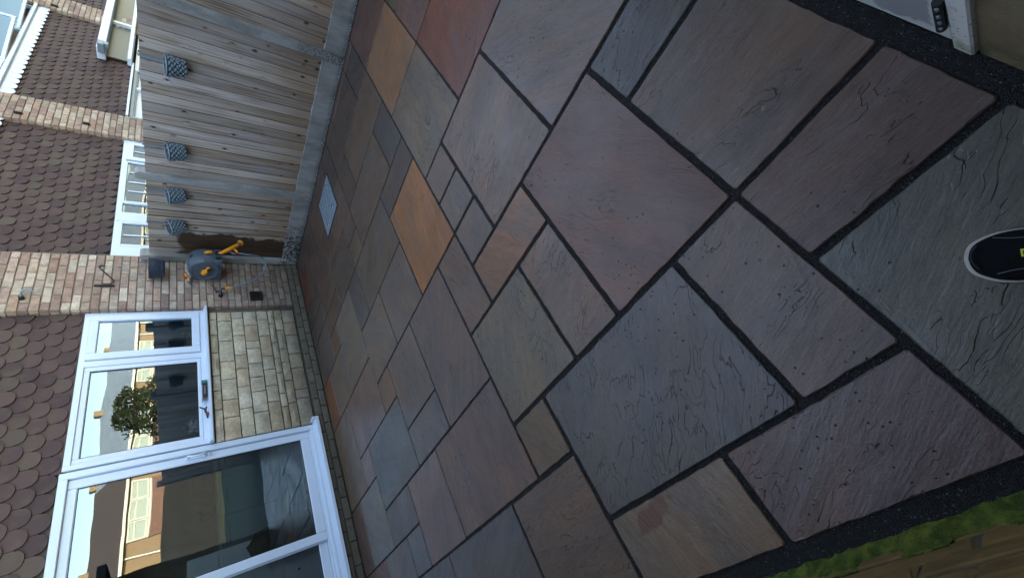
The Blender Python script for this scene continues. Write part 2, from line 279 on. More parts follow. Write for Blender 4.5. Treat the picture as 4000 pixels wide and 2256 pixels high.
WHITEG = plain('white_gloss_cabinet', (0.62, 0.66, 0.66), 0.35); CLOTH = plain('black_cloth', (0.008, 0.007, 0.009), 0.9)
YEL = plain('yellow_petals', (0.65, 0.42, 0.02), 0.7); WHF = plain('white_petals', (0.6, 0.68, 0.68), 0.7); BLUEF = plain('blue_petals', (0.08, 0.2, 0.28), 0.7); ORF = plain('rust_petals', (0.35, 0.1, 0.03), 0.7)
GREENL = plain('leaf_green', (0.03, 0.07, 0.025), 0.6); CER = plain('ceramic', (0.5, 0.48, 0.44), 0.3); SILV = plain('chrome', (0.6, 0.62, 0.64), 0.15, metal=1.0)
TEAL = plain('teal_plastic', (0.02, 0.16, 0.14), 0.4); LIME = plain('lime_print', (0.5, 0.62, 0.06), 0.5); SOLE = plain('cream_rubber', (0.42, 0.41, 0.38), 0.6); CANVAS = plain('black_canvas', (0.0045, 0.005, 0.007), 0.95, var=0.4, bs=300, bd=0.0015, spec=0.15)
STICK = plain('fascia_white', (0.7, 0.68, 0.62), 0.5)
PINKTILE = plain('pink_brown_hung_tile', (0.20, 0.10, 0.075), 0.8, var=0.25, bs=6, bd=0.01)

# ------------------------------------------------------------------ mesh helpers
def box(bm, x0, x1, y0, y1, z0, z1, bev=0.0, seg=1):
    r = bmesh.ops.create_cube(bm, size=1.0); vs = r['verts']
    for v in vs: v.co = Vector(((x0+x1)/2+v.co.x*(x1-x0), (y0+y1)/2+v.co.y*(y1-y0), (z0+z1)/2+v.co.z*(z1-z0)))
    if bev > 0:
        es = list({e for v in vs for e in v.link_edges}); bmesh.ops.bevel(bm, geom=es, offset=bev, segments=seg, affect='EDGES', profile=0.5)
def cyl(bm, p0, p1, r0, r1=None, n=16, caps=True):
    if r1 is None: r1 = r0
    p0, p1 = Vector(p0), Vector(p1); d = p1-p0; q = d.to_track_quat('Z', 'Y').to_matrix().to_4x4(); q.translation = (p0+p1)/2
    bmesh.ops.create_cone(bm, cap_ends=caps, segments=n, radius1=r0, radius2=r1, depth=d.length, matrix=q)
def tube(bm, pts, rad, n=10, caps=True):
    pts = [Vector(p) for p in pts]; rings = []; up = None
    for i, p in enumerate(pts):
        d = (pts[min(i+1, len(pts)-1)]-pts[max(i-1, 0)]).normalized()
        if up is None: up = Vector((0, 0, 1)) if abs(d.z) < 0.9 else Vector((1, 0, 0))
        a = d.cross(up).normalized(); b = a.cross(d).normalized(); up = b
        r = rad[i] if hasattr(rad, '__len__') else rad
        rings.append([bm.verts.new(p+a*math.cos(2*math.pi*k/n)*r+b*math.sin(2*math.pi*k/n)*r) for k in range(n)])
    for i in range(len(rings)-1):
        for k in range(n): bm.faces.new((rings[i][k], rings[i][(k+1) % n], rings[i+1][(k+1) % n], rings[i+1][k]))
    if caps: bm.faces.new(rings[0][::-1]); bm.faces.new(rings[-1])
def smooth_pts(P, n=8):
    P = [Vector(p) for p in P]; out = []
    for i in range(len(P)-1):
        a, b, c, d = P[max(i-1, 0)], P[i], P[i+1], P[min(i+2, len(P)-1)]
        for k in range(n):
            t = k/n; out.append(0.5*((2*b)+(c-a)*t+(2*a-5*b+4*c-d)*t*t+(3*b-a-3*c+d)*t**3))
    out.append(P[-1]); return out
def lathe(bm, prof, c, n=20, axis='Z', cap0=True, cap1=False):
    rings = []
    for r, h in prof:
        ring = []
        for k in range(n):
            a = 2*math.pi*k/n; u, v = r*math.cos(a), r*math.sin(a)
            ring.append(bm.verts.new(Vector(c)+(Vector((u, v, h)) if axis == 'Z' else Vector((h, u, v)))))
        rings.append(ring)
    for i in range(len(rings)-1):
        for k in range(n): bm.faces.new((rings[i][k], rings[i][(k+1) % n], rings[i+1][(k+1) % n], rings[i+1][k]))
    if cap0: bm.faces.new(rings[0][::-1])
    if cap1: bm.faces.new(rings[-1])
def prism(bm, pts, axis, a, b):
    def mk(p, t): return Vector((t, p[0], p[1])) if axis == 'X' else (Vector((p[0], t, p[1])) if axis == 'Y' else Vector((p[0], p[1], t)))
    A = [bm.verts.new(mk(p, a)) for p in pts]; B = [bm.verts.new(mk(p, b)) for p in pts]; n = len(pts)
    bm.faces.new(A); bm.faces.new(B[::-1])
    for i in range(n): bm.faces.new((A[i], B[i], B[(i+1) % n], A[(i+1) % n]))
def obj(name, bm, mat, parent=None, smooth=False, color=None):
    me = bpy.data.meshes.new(name); bmesh.ops.recalc_face_normals(bm, faces=bm.faces); bm.to_mesh(me); bm.free(); me.materials.append(mat)
    if smooth:
        for p in me.polygons: p.use_smooth = True
        try: me.set_sharp_from_angle(angle=R(38))
        except Exception: pass
    o = bpy.data.objects.new(name, me); COL.objects.link(o)
    if parent: o.parent = parent
    if color: o.color = (*color, 1)
    return o
def inst(name, me, loc, parent=None, rot=(0, 0, 0), scale=(1, 1, 1), color=None):
    o = bpy.data.objects.new(name, me); o.location = loc; o.rotation_euler = rot; o.scale = scale; COL.objects.link(o)
    if parent: o.parent = parent
    if color: o.color = (*color, 1)
    return o
def mesh_of(bm, name, mat, smooth=False):
    me = bpy.data.meshes.new(name); bmesh.ops.recalc_face_normals(bm, faces=bm.faces); bm.to_mesh(me); bm.free(); me.materials.append(mat)
    if smooth:
        for p in me.polygons: p.use_smooth = True
    return me
def tag(o, label=None, cat=None, group=None, kind=None):
    if label: o['label'] = label
    if cat: o['category'] = cat
    if group: o['group'] = group
    if kind: o['kind'] = kind
    return o
def thing(name, label, cat, group=None):
    o = bpy.data.objects.new(name, None); o.empty_display_size = 0.1; COL.objects.link(o); return tag(o, label, cat, group)
def B(): return bmesh.new()
def W(x, z, Y): return (x*Y/4.93, 1.44+(z-1.44)*Y/4.93)     # a point measured on the Y=4.93 wall plane, at depth Y

# ------------------------------------------------------------------ ground
bm = B(); box(bm, -400, 400, -400, 400, -0.30, -0.06); g = obj('ground', bm, LAWN); tag(g, kind='structure')
bm = B(); box(bm, -0.375, 5.06, -0.352, 4.92, -0.05, -0.007); patio = obj('patio', bm, GRIT); tag(patio, kind='structure')

XS = [0.0, 0.306, 0.613, 0.926, 1.238, 1.549, 1.860, 2.166, 2.470, 2.773, 3.077, 3.380, 3.684, 3.984, 4.282, 4.592, 4.893]
YS = [0.203, 0.509, 0.829, 1.150, 1.466, 1.780, 2.092, 2.405, 2.706, 3.015, 3.321, 3.622, 3.923, 4.222, 4.523]
XW, XE, YN, YW = -0.306, 4.995, -0.306, 4.858
def gx(i): return XW if i <= -1 else (XE if i >= 17 else (XS[int(i)]))
def gy(j): return YN if j <= -1.5 else (YW if j >= 15 else (-0.104 if j == -1 else YS[int(j)]))
N_ = -2
GG = (.150, .142, .134); DK = (.094, .096, .104); BN = (.145, .118, .102)
SL = [(2, 5, 0, 2, (.158, .106, .096)), (2, 4, N_, 0, (.150, .145, .145)), (4, 5, N_, 0, (.090, .104, .120)), (5, 8, -1, 1, (.170, .150, .146)), (8, 11, 0, 2, (.170, .086, .066)), (11, 13, 0, 2, (.155, .112, .108)),
 (13, 14, 0, 2, (.115, .110, .090)), (11, 14, 2, 4, (.235, .170, .125)), (14, 17, 2, 4, (.125, .090, .084)), (14, 17, 0, 2, (.12, .10, .09)), (8, 11, 2, 4, (.165, .158, .142)), (14, 16, 4, 5, (.098, .092, .096)), (14, 16, 5, 8, (.112, .098, .092)),
 (10, 12, 4, 5, (.100, .102, .104)), (12, 14, 4, 7, (.150, .128, .112)), (12, 14, 7, 8, (.105, .098, .096)), (12, 14, 8, 10, (.150, .126, .110)), (14, 16, 8, 9, (.086, .084, .086)), (14, 16, 9, 12, (.135, .105, .092)), (11, 12, 8, 9, (.135, .115, .104)),
 (10, 11, 8, 9, (.145, .135, .112)), (10, 12, 5, 8, (.150, .128, .112)), (9, 10, 4, 6, (.118, .108, .104)), (6, 9, 4, 6, (.290, .175, .105)), (8, 10, 6, 9, (.118, .112, .102)), (6, 8, 6, 8, (.150, .140, .136)), (6, 8, 8, 10, (.160, .146, .132)),
 (8, 10, 9, 10, (.088, .090, .100)), (7, 10, 10, 12, (.145, .142, .132)), (7, 9, 12, 14, (.150, .142, .134)), (9, 10, 12, 13, (.155, .112, .090)), (10, 12, 9, 11, (.112, .104, .094)), (11, 13, 11, 13, (.118, .098, .086)), (10, 11, 11, 13, (.112, .092, .082)), (12, 13, 10, 11, (.125, .102, .09)),
 (13, 14, 10, 12, (.12, .095, .085)), (13, 15, 12, 14, (.122, .100, .090)), (15, 17, 12, 14, (.115, .095, .088)), (13, 15, 14, 16, (.130, .072, .058)), (15, 17, 14, 16, (.110, .092, .086)), (12, 13, 13, 16, (.095, .085, .084)), (11, 12, 13, 16, (.110, .098, .092)), (9, 11, 13, 16, (.118, .114, .116)),
 (5, 8, 1, 3, (.190, .166, .156)), (7, 8, 3, 4, (.180, .150, .138)), (6, 7, 3, 4, (.175, .165, .158)), (5, 6, 3, 4, (.165, .155, .148)), (4, 5, 2, 4, (.220, .150, .112)), (2, 4, 2, 3, (.185, .158, .146)), (2, 4, 3, 5, (.175, .170, .150)), (4, 6, 4, 5, (.165, .138, .126)), (3, 6, 5, 7, (.155, .136, .132)),
 (4, 6, 7, 9, (.155, .142, .132)), (3, 4, 7, 9, (.140, .140, .145)), (3, 5, 9, 12, (.135, .145, .152)), (5, 7, 10, 13, (.175, .140, .132)), (5, 6, 9, 10, (.165, .128, .110)), (6, 7, 9, 10, (.14, .13, .12)), (4, 5, 12, 13, (.195, .160, .158)), (4, 7, 13, 15, (.160, .140, .118)), (7, 9, 14, 16, (.180, .108, .076)),
 (2, 4, 12, 14, (.185, .200, .195)), (2, 4, 14, 16, (.125, .100, .095)), (2, 3, 10, 12, (.140, .145, .150)), (1, 2, 10, 11, (.150, .160, .170)), (0, 2, 11, 13, (.150, .155, .160)), (-1, 2, 13, 16, (.15, .11, .10)), (1, 3, 8, 10, (.190, .158, .158)), (1, 3, 5, 8, (.165, .135, .125)), (1, 2, 4, 5, (.150, .128, .105)),
 (-1, 1, 4, 6, (.150, .128, .115)), (-1, 1, 6, 9, (.115, .120, .130)), (-1, 1, 9, 11, (.120, .128, .138)), (-1, 0, 11, 13, (.13, .12, .12)), (0, 2, 1, 4, (.110, .124, .140)), (0, 2, 0, 1, (.150, .142, .146)), (1, 2, N_, 0, (.128, .114, .116)), (-1, 1, N_, 0, (.128, .156, .165)), (-1, 0, 0, 2, (.145, .130, .140)), (-1, 0, 2, 4, (.185, .172, .155)),
 (5, 8, N_, -1, (.14, .13, .12)), (8, 11, N_, 0, (.15, .14, .14)), (11, 14, N_, 0, (.12, .11, .11)), (14, 17, N_, 0, (.14, .12, .11))]
def slab(x0, x1, y0, y1, colr, gap=None):
    g_ = [random.uniform(0.0055, 0.0090)+(.0035 if x0 < 2.4 and y0 < 1.7 else 0) for _ in range(4)] if gap is None else gap
    x0 += g_[0]; x1 -= g_[1]; y0 += g_[2]; y1 -= g_[3]
    cx, cy_ = (x0+x1)/2, (y0+y1)/2; hx, hy = (x1-x0)/2, (y1-y0)/2
    pts = []; rr = min(0.007, hx*0.4)
    def edge(a, b, n):
        for i in range(n):
            t = i/n; px = a[0]+(b[0]-a[0])*t; py = a[1]+(b[1]-a[1])*t
            j = 0 if i == 0 else random.gauss(0, 0.0012); d = (b[1]-a[1], a[0]-b[0]); L = math.hypot(*d)
            pts.append((px+d[0]/L*j, py+d[1]/L*j))
    c4 = [(-hx+rr, -hy), (hx-rr, -hy), (hx, -hy+rr), (hx, hy-rr), (hx-rr, hy), (-hx+rr, hy), (-hx, hy-rr), (-hx, -hy+rr)]
    nx, ny = max(2, int(hx*2/0.035)), max(2, int(hy*2/0.035))
    for i in range(8): edge(c4[i], c4[(i+1) % 8], (nx if i in (0, 4) else ny) if i % 2 == 0 else 1)
    bm = B(); n = len(pts)
    def ring(s, z): return [bm.verts.new((p[0]-math.copysign(s, p[0])*min(1, abs(p[0])/hx), p[1]-math.copysign(s, p[1])*min(1, abs(p[1])/hy), z+ (0 if z < -0.01 else random.gauss(0, 0.00025)))) for p in pts]
    a, b, c = ring(0.0035, 0.0), ring(0.0, -0.004), ring(0.0, -0.022)
    bm.faces.new(a)
    for u, v in ((a, b), (b, c)):
        for i in range(n): bm.faces.new((u[i], u[(i+1) % n], v[(i+1) % n], v[i]))
    o = obj('paving_slab', bm, SLAB, patio, color=colr); o.location = (cx, cy_, random.uniform(-0.0008, 0.0008)); return o
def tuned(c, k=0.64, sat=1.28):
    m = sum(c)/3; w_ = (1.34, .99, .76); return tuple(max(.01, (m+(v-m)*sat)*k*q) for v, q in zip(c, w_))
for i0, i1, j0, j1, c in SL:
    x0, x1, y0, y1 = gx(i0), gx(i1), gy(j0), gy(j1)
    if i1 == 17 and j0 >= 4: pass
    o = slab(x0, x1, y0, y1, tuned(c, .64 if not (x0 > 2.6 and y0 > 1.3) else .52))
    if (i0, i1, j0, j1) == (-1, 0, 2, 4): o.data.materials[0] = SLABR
# narrow cut strips along the fence
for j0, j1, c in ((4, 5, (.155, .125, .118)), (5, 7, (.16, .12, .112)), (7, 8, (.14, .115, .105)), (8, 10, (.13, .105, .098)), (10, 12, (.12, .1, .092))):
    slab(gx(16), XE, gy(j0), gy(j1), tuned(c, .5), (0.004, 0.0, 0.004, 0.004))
# ------------------------------------------------------------------ bricks
def brick_meshes(mat, L, H, D=0.05, n=5, bev=0.004, jit=0.0015, nm='brick'):
    out = []
    for k in range(n):
        bm = B(); box(bm, -L/2, L/2, -D/2, D/2, -H/2, H/2, bev)
        for v in bm.verts: v.co += Vector((random.gauss(0, jit), random.gauss(0, jit), random.gauss(0, jit)))
        out.append(mesh_of(bm, nm, mat))
    return out
PAL = [tuple(a*b for a, b in zip(tuple(sum(c)/3+(v-sum(c)/3)*.78 for v in c), (1.20, 1.10, 1.07))) for c in [(.40, .31, .24), (.36, .27, .22), (.31, .20, .155), (.42, .35, .27), (.30, .215, .18), (.38, .33, .27), (.345, .245, .19), (.26, .18, .155), (.44, .39, .32), (.33, .28, .22), (.36, .25, .18)]]
BF = brick_meshes(BRICK, 0.213, 0.064); BH = brick_meshes(BRICK, 0.1015, 0.064)
def brick_face(parent, x0, x1, z0, z1, yf, pal=PAL, full=BF, half=BH, ph=0.075, name='brick', axis='X', closer=True, seed=1, bond=0.225):
    r = random.Random(seed); k = 0; z = z0
    while z < z1-0.02:
        x = x0; i = 0
        if k % 2: seq0 = 0.1125
        else: seq0 = 0.225
        while x < x1-0.03:
            L = seq0 if i == 0 else bond
            L = min(L, x1-x)
            if L < 0.035: break
            use = half if L < 0.16 else full; nomL = 0.1115 if (use is half and half is not full) else 0.2235
            sx = (L-0.0105)/(nomL-0.0105)
            c = r.choice(pal); q = r.uniform(0.82, 1.12); c = tuple(v*q for v in c)
            dy = r.gauss(0, 0.0015)
            if axis == 'X': inst(name, r.choice(use), (x+L/2, yf+0.025+dy, z+ph/2), parent, (0, 0, 0), (sx, 1, 1), c)
            else: inst(name, r.choice(use), (yf-0.025+dy, x+L/2, z+ph/2), parent, (0, 0, math.pi/2), (sx, 1, 1), c)
            x += L; i += 1
        z += ph; k += 1
# ------------------------------------------------------------------ tiles
def tile_mesh():
    outs = []
    for k in range(4):
        w2, h, th = 0.0795, 0.205, 0.011; pts = [(-w2, h)]; pts += [(-w2, 0.068), (-w2+0.006, 0.058)]
        for a in range(1, 12):
            t = math.pi+math.pi*a/12; pts.append((math.cos(t)*(w2-0.006), 0.058+math.sin(t)*0.058+random.gauss(0, 0.0006)))
        pts += [(w2-0.006, 0.058), (w2, 0.068), (w2, h)]
        bm = B(); prism(bm, pts, 'Y', 0, th); outs.append(mesh_of(bm, 'wall_tile', TILE))
    return outs
TM = tile_mesh()
def tile_panel(parent, x0, x1, z0, z1, yb, seed):
    r = random.Random(seed); row = 0; z = z0; pw, ph = 0.1635, 0.118
    while z < z1:
        off = 0 if row % 2 else pw/2; x = x0+pw/2-off
        while x < x1+pw*0.4:
            if x-pw/2 >= x0-0.09 and x+pw/2 <= x1+0.09:
                inst('wall_tile', r.choice(TM), (x, yb-0.034+r.gauss(0, 0.001), z+r.gauss(0, 0.0015)), parent, (R(-6.5)+r.gauss(0, 0.006), r.gauss(0, 0.008), 0), (1, 1, 1))
            x += pw
        z += ph; row += 1
# ------------------------------------------------------------------ window builder (frame of bars, pane)
def rect_frame(bm, x0, x1, z0, z1, y0, y1, w_, wb=None, bev=0.004):
    wb = wb or w_
    box(bm, x0, x0+w_, y0, y1, z0, z1, bev); box(bm, x1-w_, x1, y0, y1, z0, z1, bev)
    box(bm, x0+w_-0.001, x1-w_+0.001, y0+0.0006, y1, z1-w_, z1-0.0006, bev); box(bm, x0+w_-0.001, x1-w_+0.001, y0+0.0006, y1, z0+0.0006, z0+wb, bev)
def bead(bm, x0, x1, z0, z1, y0, w_=0.012):  # gasket ring round a pane
    rect_frame(bm, x0, x1, z0, z1, y0, y0+0.01, w_, bev=0)

# ------------------------------------------------------------------ our house
house = thing('terraced_house', 'nearest terraced house with white patio door and cream stone under its window', 'house', 'terraced houses in one row')
PY = 4.90
brick_face(house, 4.222, 5.105, 0.153, 3.40, PY, seed=3)
# return of the pier and its core
bm = B(); box(bm, 4.232, 5.115, PY+0.012, 5.2, 0.0, 5.2); obj('pier_core', bm, MORTAR, house)
r_ = random.Random(5)
for k in range(43):
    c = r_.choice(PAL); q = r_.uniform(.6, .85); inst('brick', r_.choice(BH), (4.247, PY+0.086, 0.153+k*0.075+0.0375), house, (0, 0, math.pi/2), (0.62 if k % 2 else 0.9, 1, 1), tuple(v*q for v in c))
# plinth: two brick courses
PLP = [(.20, .17, .13), (.23, .19, .145), (.24, .16, .12), (.17, .145, .11), (.27, .215, .16)]
brick_face(house, -0.37, 5.03, 0.0, 0.15, 4.872, PLP, seed=9)
bm = B(); box(bm, -0.4, 5.04, 4.885, 5.1, -0.04, 0.146); obj('plinth_core', bm, MORTD, house)
# stone panel under the window
ZB = [1.128, 1.040, .888, .759, .607, .478, .403, .308, .157]
JX = [[4.041, 3.802, 3.524, 3.202, 3.001, 2.758], [4.008, 3.693, 3.388, 3.137, 2.868, 2.647], [4.046, 3.767, 3.468, 3.267, 3.014, 2.726], [3.922, 3.663, 3.547, 3.323, 3.12, 2.922, 2.65], [4.009, 3.734, 3.41, 3.21, 2.974, 2.756], [3.934, 3.614, 3.364, 3.143, 2.846, 2.668], [4.015, 3.818, 3.497, 3.293, 3.018, 2.703], [3.936, 3.72, 3.411, 3.187, 2.868, 2.742]]
SF = 4.935
SPAL = [tuple(a*b for a, b in zip(c, (1.20, 1.12, 1.0))) for c in [(.50, .45, .35), (.46, .41, .32), (.53, .49, .40), (.47, .44, .37), (.44, .37, .28), (.50, .46, .39)]]
def stone_block(x0, x1, z0, z1, c):
    bm = B(); cx, cz = (x0+x1)/2, (z0+z1)/2; nx, nz = max(2, int((x1-x0)/0.05)), max(2, int((z1-z0)/0.045))
    g_ = {}
    def P(i, k):
        u, v = i/nx, k/nz; e = min(u*(x1-x0), (1-u)*(x1-x0), v*(z1-z0), (1-v)*(z1-z0)); d = 0.012*(1-min(1, e/0.018))**2
        return Vector((x0+(x1-x0)*u-cx+random.gauss(0, .0012), -0.02+d+random.gauss(0, 0.0018)-0.003*min(1, e/0.03), z0+(z1-z0)*v-cz+random.gauss(0, .0012)))
    for i in range(nx+1):
        for k in range(nz+1): g_[i, k] = bm.verts.new(P(i, k))
    for i in range(nx):
        for k in range(nz): bm.faces.new((g_[i, k], g_[i+1, k], g_[i+1, k+1], g_[i, k+1]))
    loop = [(i, 0) for i in range(nx+1)]+[(nx, k) for k in range(1, nz+1)]+[(i, nz) for i in range(nx-1, -1, -1)]+[(0, k) for k in range(nz-1, 0, -1)]
    bk = [bm.verts.new((g_[l].co.x, 0.04, g_[l].co.z)) for l in loop]
    for i in range(len(loop)): bm.faces.new((g_[loop[i]], bk[i], bk[(i+1) % len(loop)], g_[loop[(i+1) % len(loop)]]))
    o = obj('stone_block', bm, STONE, house, smooth=True, color=c); o.location = (cx, SF+0.02, cz)
for k, js in enumerate(JX):
    xs = [4.165]+[W(j, 1, SF+.0)[0] for j in js]+[2.37*SF/4.93+0.01]
    zt, zb = W(0, ZB[k], SF)[1], W(0, ZB[k+1], SF)[1]
    if k == 0: zt -= 0.01
    for a, b in zip(xs[:-1], xs[1:]):
        if a-b < 0.03: continue
        c = r_.choice(SPAL); q = r_.uniform(.86, 1.1); stone_block(b+0.006, a-0.006, zb+0.006, zt-0.006, tuple(v*q for v in c))
z = 0.157
bm = B(); box(bm, 2.36, 4.24, SF+0.028, 5.2, 0.1, 1.15); box(bm, -0.42, 0.0, SF+0.028, 5.2, 0.1, 5.2); obj('stone_core', bm, MORTD, house)
while z < 2.2:     # stones left of the patio door
    hh = r_.choice((.15, .13, .10, .09)); x = -0.40
    while x < -0.05:
        L = min(r_.uniform(.15, .3), -0.03-x); c = r_.choice(SPAL); stone_block(x+.006, x+L-.006, z+.006, z+hh-.006, c); x += L
    z += hh
# window (casement + fixed light) and sill
WY = 4.965
def wx(x): return x*WY/4.93
def wz(z): return 1.44+(z-1.44)*WY/4.93
win = obj('window', (lambda b: (rect_frame(b, wx(2.385), wx(4.192), wz(1.165), wz(2.212), WY, WY+0.07, 0.05), box(b, wx(3.475), wx(3.545), WY+0.0008, WY+0.07, wz(1.20), wz(2.18), 0.004), b)[-1])(B()), UPVC, house)
bm = B(); rect_frame(bm, wx(3.552), wx(4.15), wz(1.215), wz(2.172), WY-0.018, WY+0.05, 0.082, 0.078, 0.007); obj('casement_frame', bm, UPVC, win)
bm = B(); rect_frame(bm, wx(2.435), wx(3.475), wz(1.215), wz(2.165), WY+0.012, WY+0.05, 0.05, 0.035, 0.006); obj('fixed_frame', bm, UPVC, win)
bm = B(); bead(bm, wx(3.622), wx(4.078), wz(1.285), wz(2.112), WY-0.004, 0.008); bead(bm, wx(2.484), wx(3.427), wz(1.246), wz(2.118), WY+0.022, 0.008); obj('gasket', bm, GASKET, win)
bm = B(); box(bm, wx(3.625), wx(4.076), WY+0.008, WY+0.014, wz(1.287), wz(2.11)); obj('pane', bm, GLASS, win)
bm = B(); box(bm, wx(2.487), wx(3.424), WY+0.03, WY+0.036, wz(1.248), wz(2.116)); obj('pane', bm, GLASS, win)
bm = B(); prism(bm, [(4.87, 1.140), (4.87, 1.158), (4.965, 1.178), (5.02, 1.178), (5.02, 1.132), (4.885, 1.132)], 'X', 2.392, 4.218); obj('window_sill', bm, UPVC, win)
bm = B(); box(bm, wx(2.37), 4.222, WY+0.01, WY+0.03, wz(2.208), wz(2.28), 0.002); obj('lead_flashing', bm, TILE, house)
bm = B(); box(bm, -0.42, 4.24, 5.0, 5.2, 2.19, 5.2); obj('upper_wall', bm, MORTD, house)
tile_panel(house, 0.85, 4.215, 2.232, 3.25, 4.995, 21)
bm = B(); box(bm, -0.42, 0.79, 4.95, 5.0, 2.26, 5.2); obj('hung_tile_field', bm, TILE, house)
bm = B(); box(bm, 0.7, 4.23, 4.93, 5.0, 3.42, 5.0, 0.01); obj('upper_window_band', bm, UPVC, house)
# patio door
DY = 4.955
def dx(x): return x*DY/4.93
def dz(z): return 1.44+(z-1.44)*DY/4.93
bm = B(); rect_frame(bm, -0.03, dx(2.368), dz(0.19), dz(2.224), DY, DY+0.11, 0.06, 0.03, 0.005)
box(bm, -0.03+0.05, dx(2.368)-0.05, DY+0.03, DY+0.10, dz(0.20), dz(0.245), 0.003)
door = obj('patio_door', bm, UPVC, house)
bm = B(); rect_frame(bm, dx(1.105), dx(2.305), dz(0.243), dz(2.185), DY+0.028, DY+0.065, 0.085, 0.095, 0.008); obj('sliding_frame', bm, UPVC, door)
bm = B(); rect_frame(bm, 0.03, dx(1.182), dz(0.243), dz(2.185), DY+0.070, DY+0.10, 0.085, 0.085, 0.008); obj('fixed_frame', bm, UPVC, door)
bm = B(); bead(bm, dx(1.188), dx(2.222), dz(.337), dz(2.103), DY+0.036, 0.007); bead(bm, 0.112, dx(1.10), dz(.327), dz(2.103), DY+0.078, 0.007); obj('gasket', bm, GASKET, door)
bm = B(); box(bm, dx(1.19), dx(2.22), DY+0.044, DY+0.050, dz(.34), dz(2.10)); obj('pane', bm, GLASS, door)
bm = B(); box(bm, 0.115, dx(1.10), DY+0.084, DY+0.090, dz(.33), dz(2.10)); obj('pane', bm, GLASS, door)
bm = B(); prism(bm, [(4.838, .135), (4.838, .162), (4.90, .178), (5.05, .198), (5.05, .15), (4.86, .15), (4.86, .135)], 'X', -0.04, 2.415); box(bm, 2.395, 2.42, 4.836, 4.95, .133, .205, .003); obj('door_sill', bm, UPVC, door)
bm = B(); tube(bm, smooth_pts([(2.285, 4.975, 1.350), (2.285, 4.93, 1.345), (2.27, 4.915, 1.31), (2.27, 4.915, 1.245), (2.285, 4.93, 1.212), (2.285, 4.975, 1.207)], 5), 0.011, 8); box(bm, 2.268, 2.302, 4.972, 4.984, 1.19, 1.37, 0.005); hd = obj('door_handle', bm, UPVC, door, smooth=True)
bm = B(); lathe(bm, [(0.0145, 0), (0.0145, 0.006)], (0, 0, 0), 16, 'Z', True, True)
for v in bm.verts: v.co = Vector((2.285+v.co.x, 4.972+v.co.z-0.003, 1.160+v.co.y*1.9))
lk = obj('lock_plate', bm, UPVC, hd)
bm = B(); box(bm, 2.283, 2.287, 4.962, 4.969, 1.152, 1.166); cyl(bm, (2.285, 4.9645, 1.168), (2.285, 4.969, 1.168), 0.0055, n=10); obj('keyhole', bm, BLACK, door)
# vent
bm = B(); rect_frame(bm, 4.312, 4.466, .513, .660, 4.872, 4.905, 0.022, 0.026, 0.004); box(bm, 4.33, 4.45, 4.890, 4.9, .53, .65); vent = obj('air_vent', bm, BLACK, house)
bm = B()
for k in range(7): box(bm, 4.337, 4.443, 4.882, 4.889, .545+k*.0145, .553+k*.0145)
obj('vent_louvre', bm, IRON, vent)
# roofs and upper fronts of the row: plain blocks that shade the garden
def house_block(parent, x0, x1):
    bm = B(); box(bm, x0, x1, 5.21, 11.5, 3.3, 5.2); obj('rear_wall', bm, FARB, parent)
    bm = B(); prism(bm, [(4.7, 5.2), (8.4, 7.2), (12.0, 5.2)], 'X', x0-0.001, x1+0.001); obj('roof', bm, ROOF, parent)
house_block(house, -5.0, 5.1)
bm = B(); box(bm, -5.0, -0.45, 5.0, 5.21, 0, 5.2); box(bm, -5.0, 5.1, 11.3, 11.5, -0.05, 3.3); box(bm, -5.0, -4.8, 5.21, 11.3, -.05, 3.3); obj('side_wall', bm, FARB, house)
# interior of the kitchen seen through the glass
bm = B(); box(bm, -0.4, 4.95, 8.6, 8.7, 0.1, 2.5); box(bm, 4.85, 4.95, 5.2, 8.6, 0.1, 2.5); box(bm, -0.42, -0.34, 5.2, 8.6, 0.1, 2.5); obj('interior_wall', bm, INWALL, house)
bm = B(); box(bm, -0.42, 4.95, 5.06, 8.7, 0.06, 0.12); obj('interior_floor', bm, INFLOOR, house)
bm = B(); box(bm, -0.42, 4.95, 5.2, 8.7, 2.45, 2.55); obj('ceiling', bm, INWALL, house)

# ------------------------------------------------------------------ neighbours in the row
def scallop_row(parent, x0, x1, z, y):
    pw = 0.1635; bm = B(); x = x0
    while x < x1-0.05:
        pts = [(x+.004, z+.12), (x+.004, z+.05)]+[(x+pw/2-math.cos(math.pi*a/6)*(pw/2-.004), z+.05-math.sin(math.pi*a/6)*.055) for a in range(1, 6)]+[(x+pw-.004, z+.05), (x+pw-.004, z+.12)]
        prism(bm, pts, 'Y', y, y+.012); x += pw
    obj('scalloped_trim', bm, UPVC, parent)
def upper_window(parent, x0, x1, lights, opened=()):
    bm = B(); box(bm, x0, x1, 4.90, 5.02, 3.455, 3.50, .004); rect_frame(bm, x0+.02, x1-.02, 3.50, 4.75, 4.96, 5.02, .035)
    f = obj('upper_window', bm, UPVC, parent); n = len(lights)-1
    for i in range(n):
        a, b = lights[i], lights[i+1]
        bm = B(); rect_frame(bm, a+.012, b-.012, 3.535, 4.72, 4.945, 4.985, .045)
        o = obj('casement_frame', bm, UPVC, f)
        bm = B(); box(bm, a+.055, b-.055, 4.958, 4.963, 3.575, 4.68); p_ = obj('pane', bm, GLASS, f)
        if i in opened:
            for q in (o, p_):
                m = Matrix.Translation((a, 4.98, 0))@Matrix.Rotation(R(-11), 4, 'Z')@Matrix.Translation((-a, -4.98, 0)); q.matrix_world = m
        bm = B(); box(bm, a-.02, a+.006, 4.95, 4.99, 3.52, 4.74, .003); obj('mullion', bm, UPVC, f)
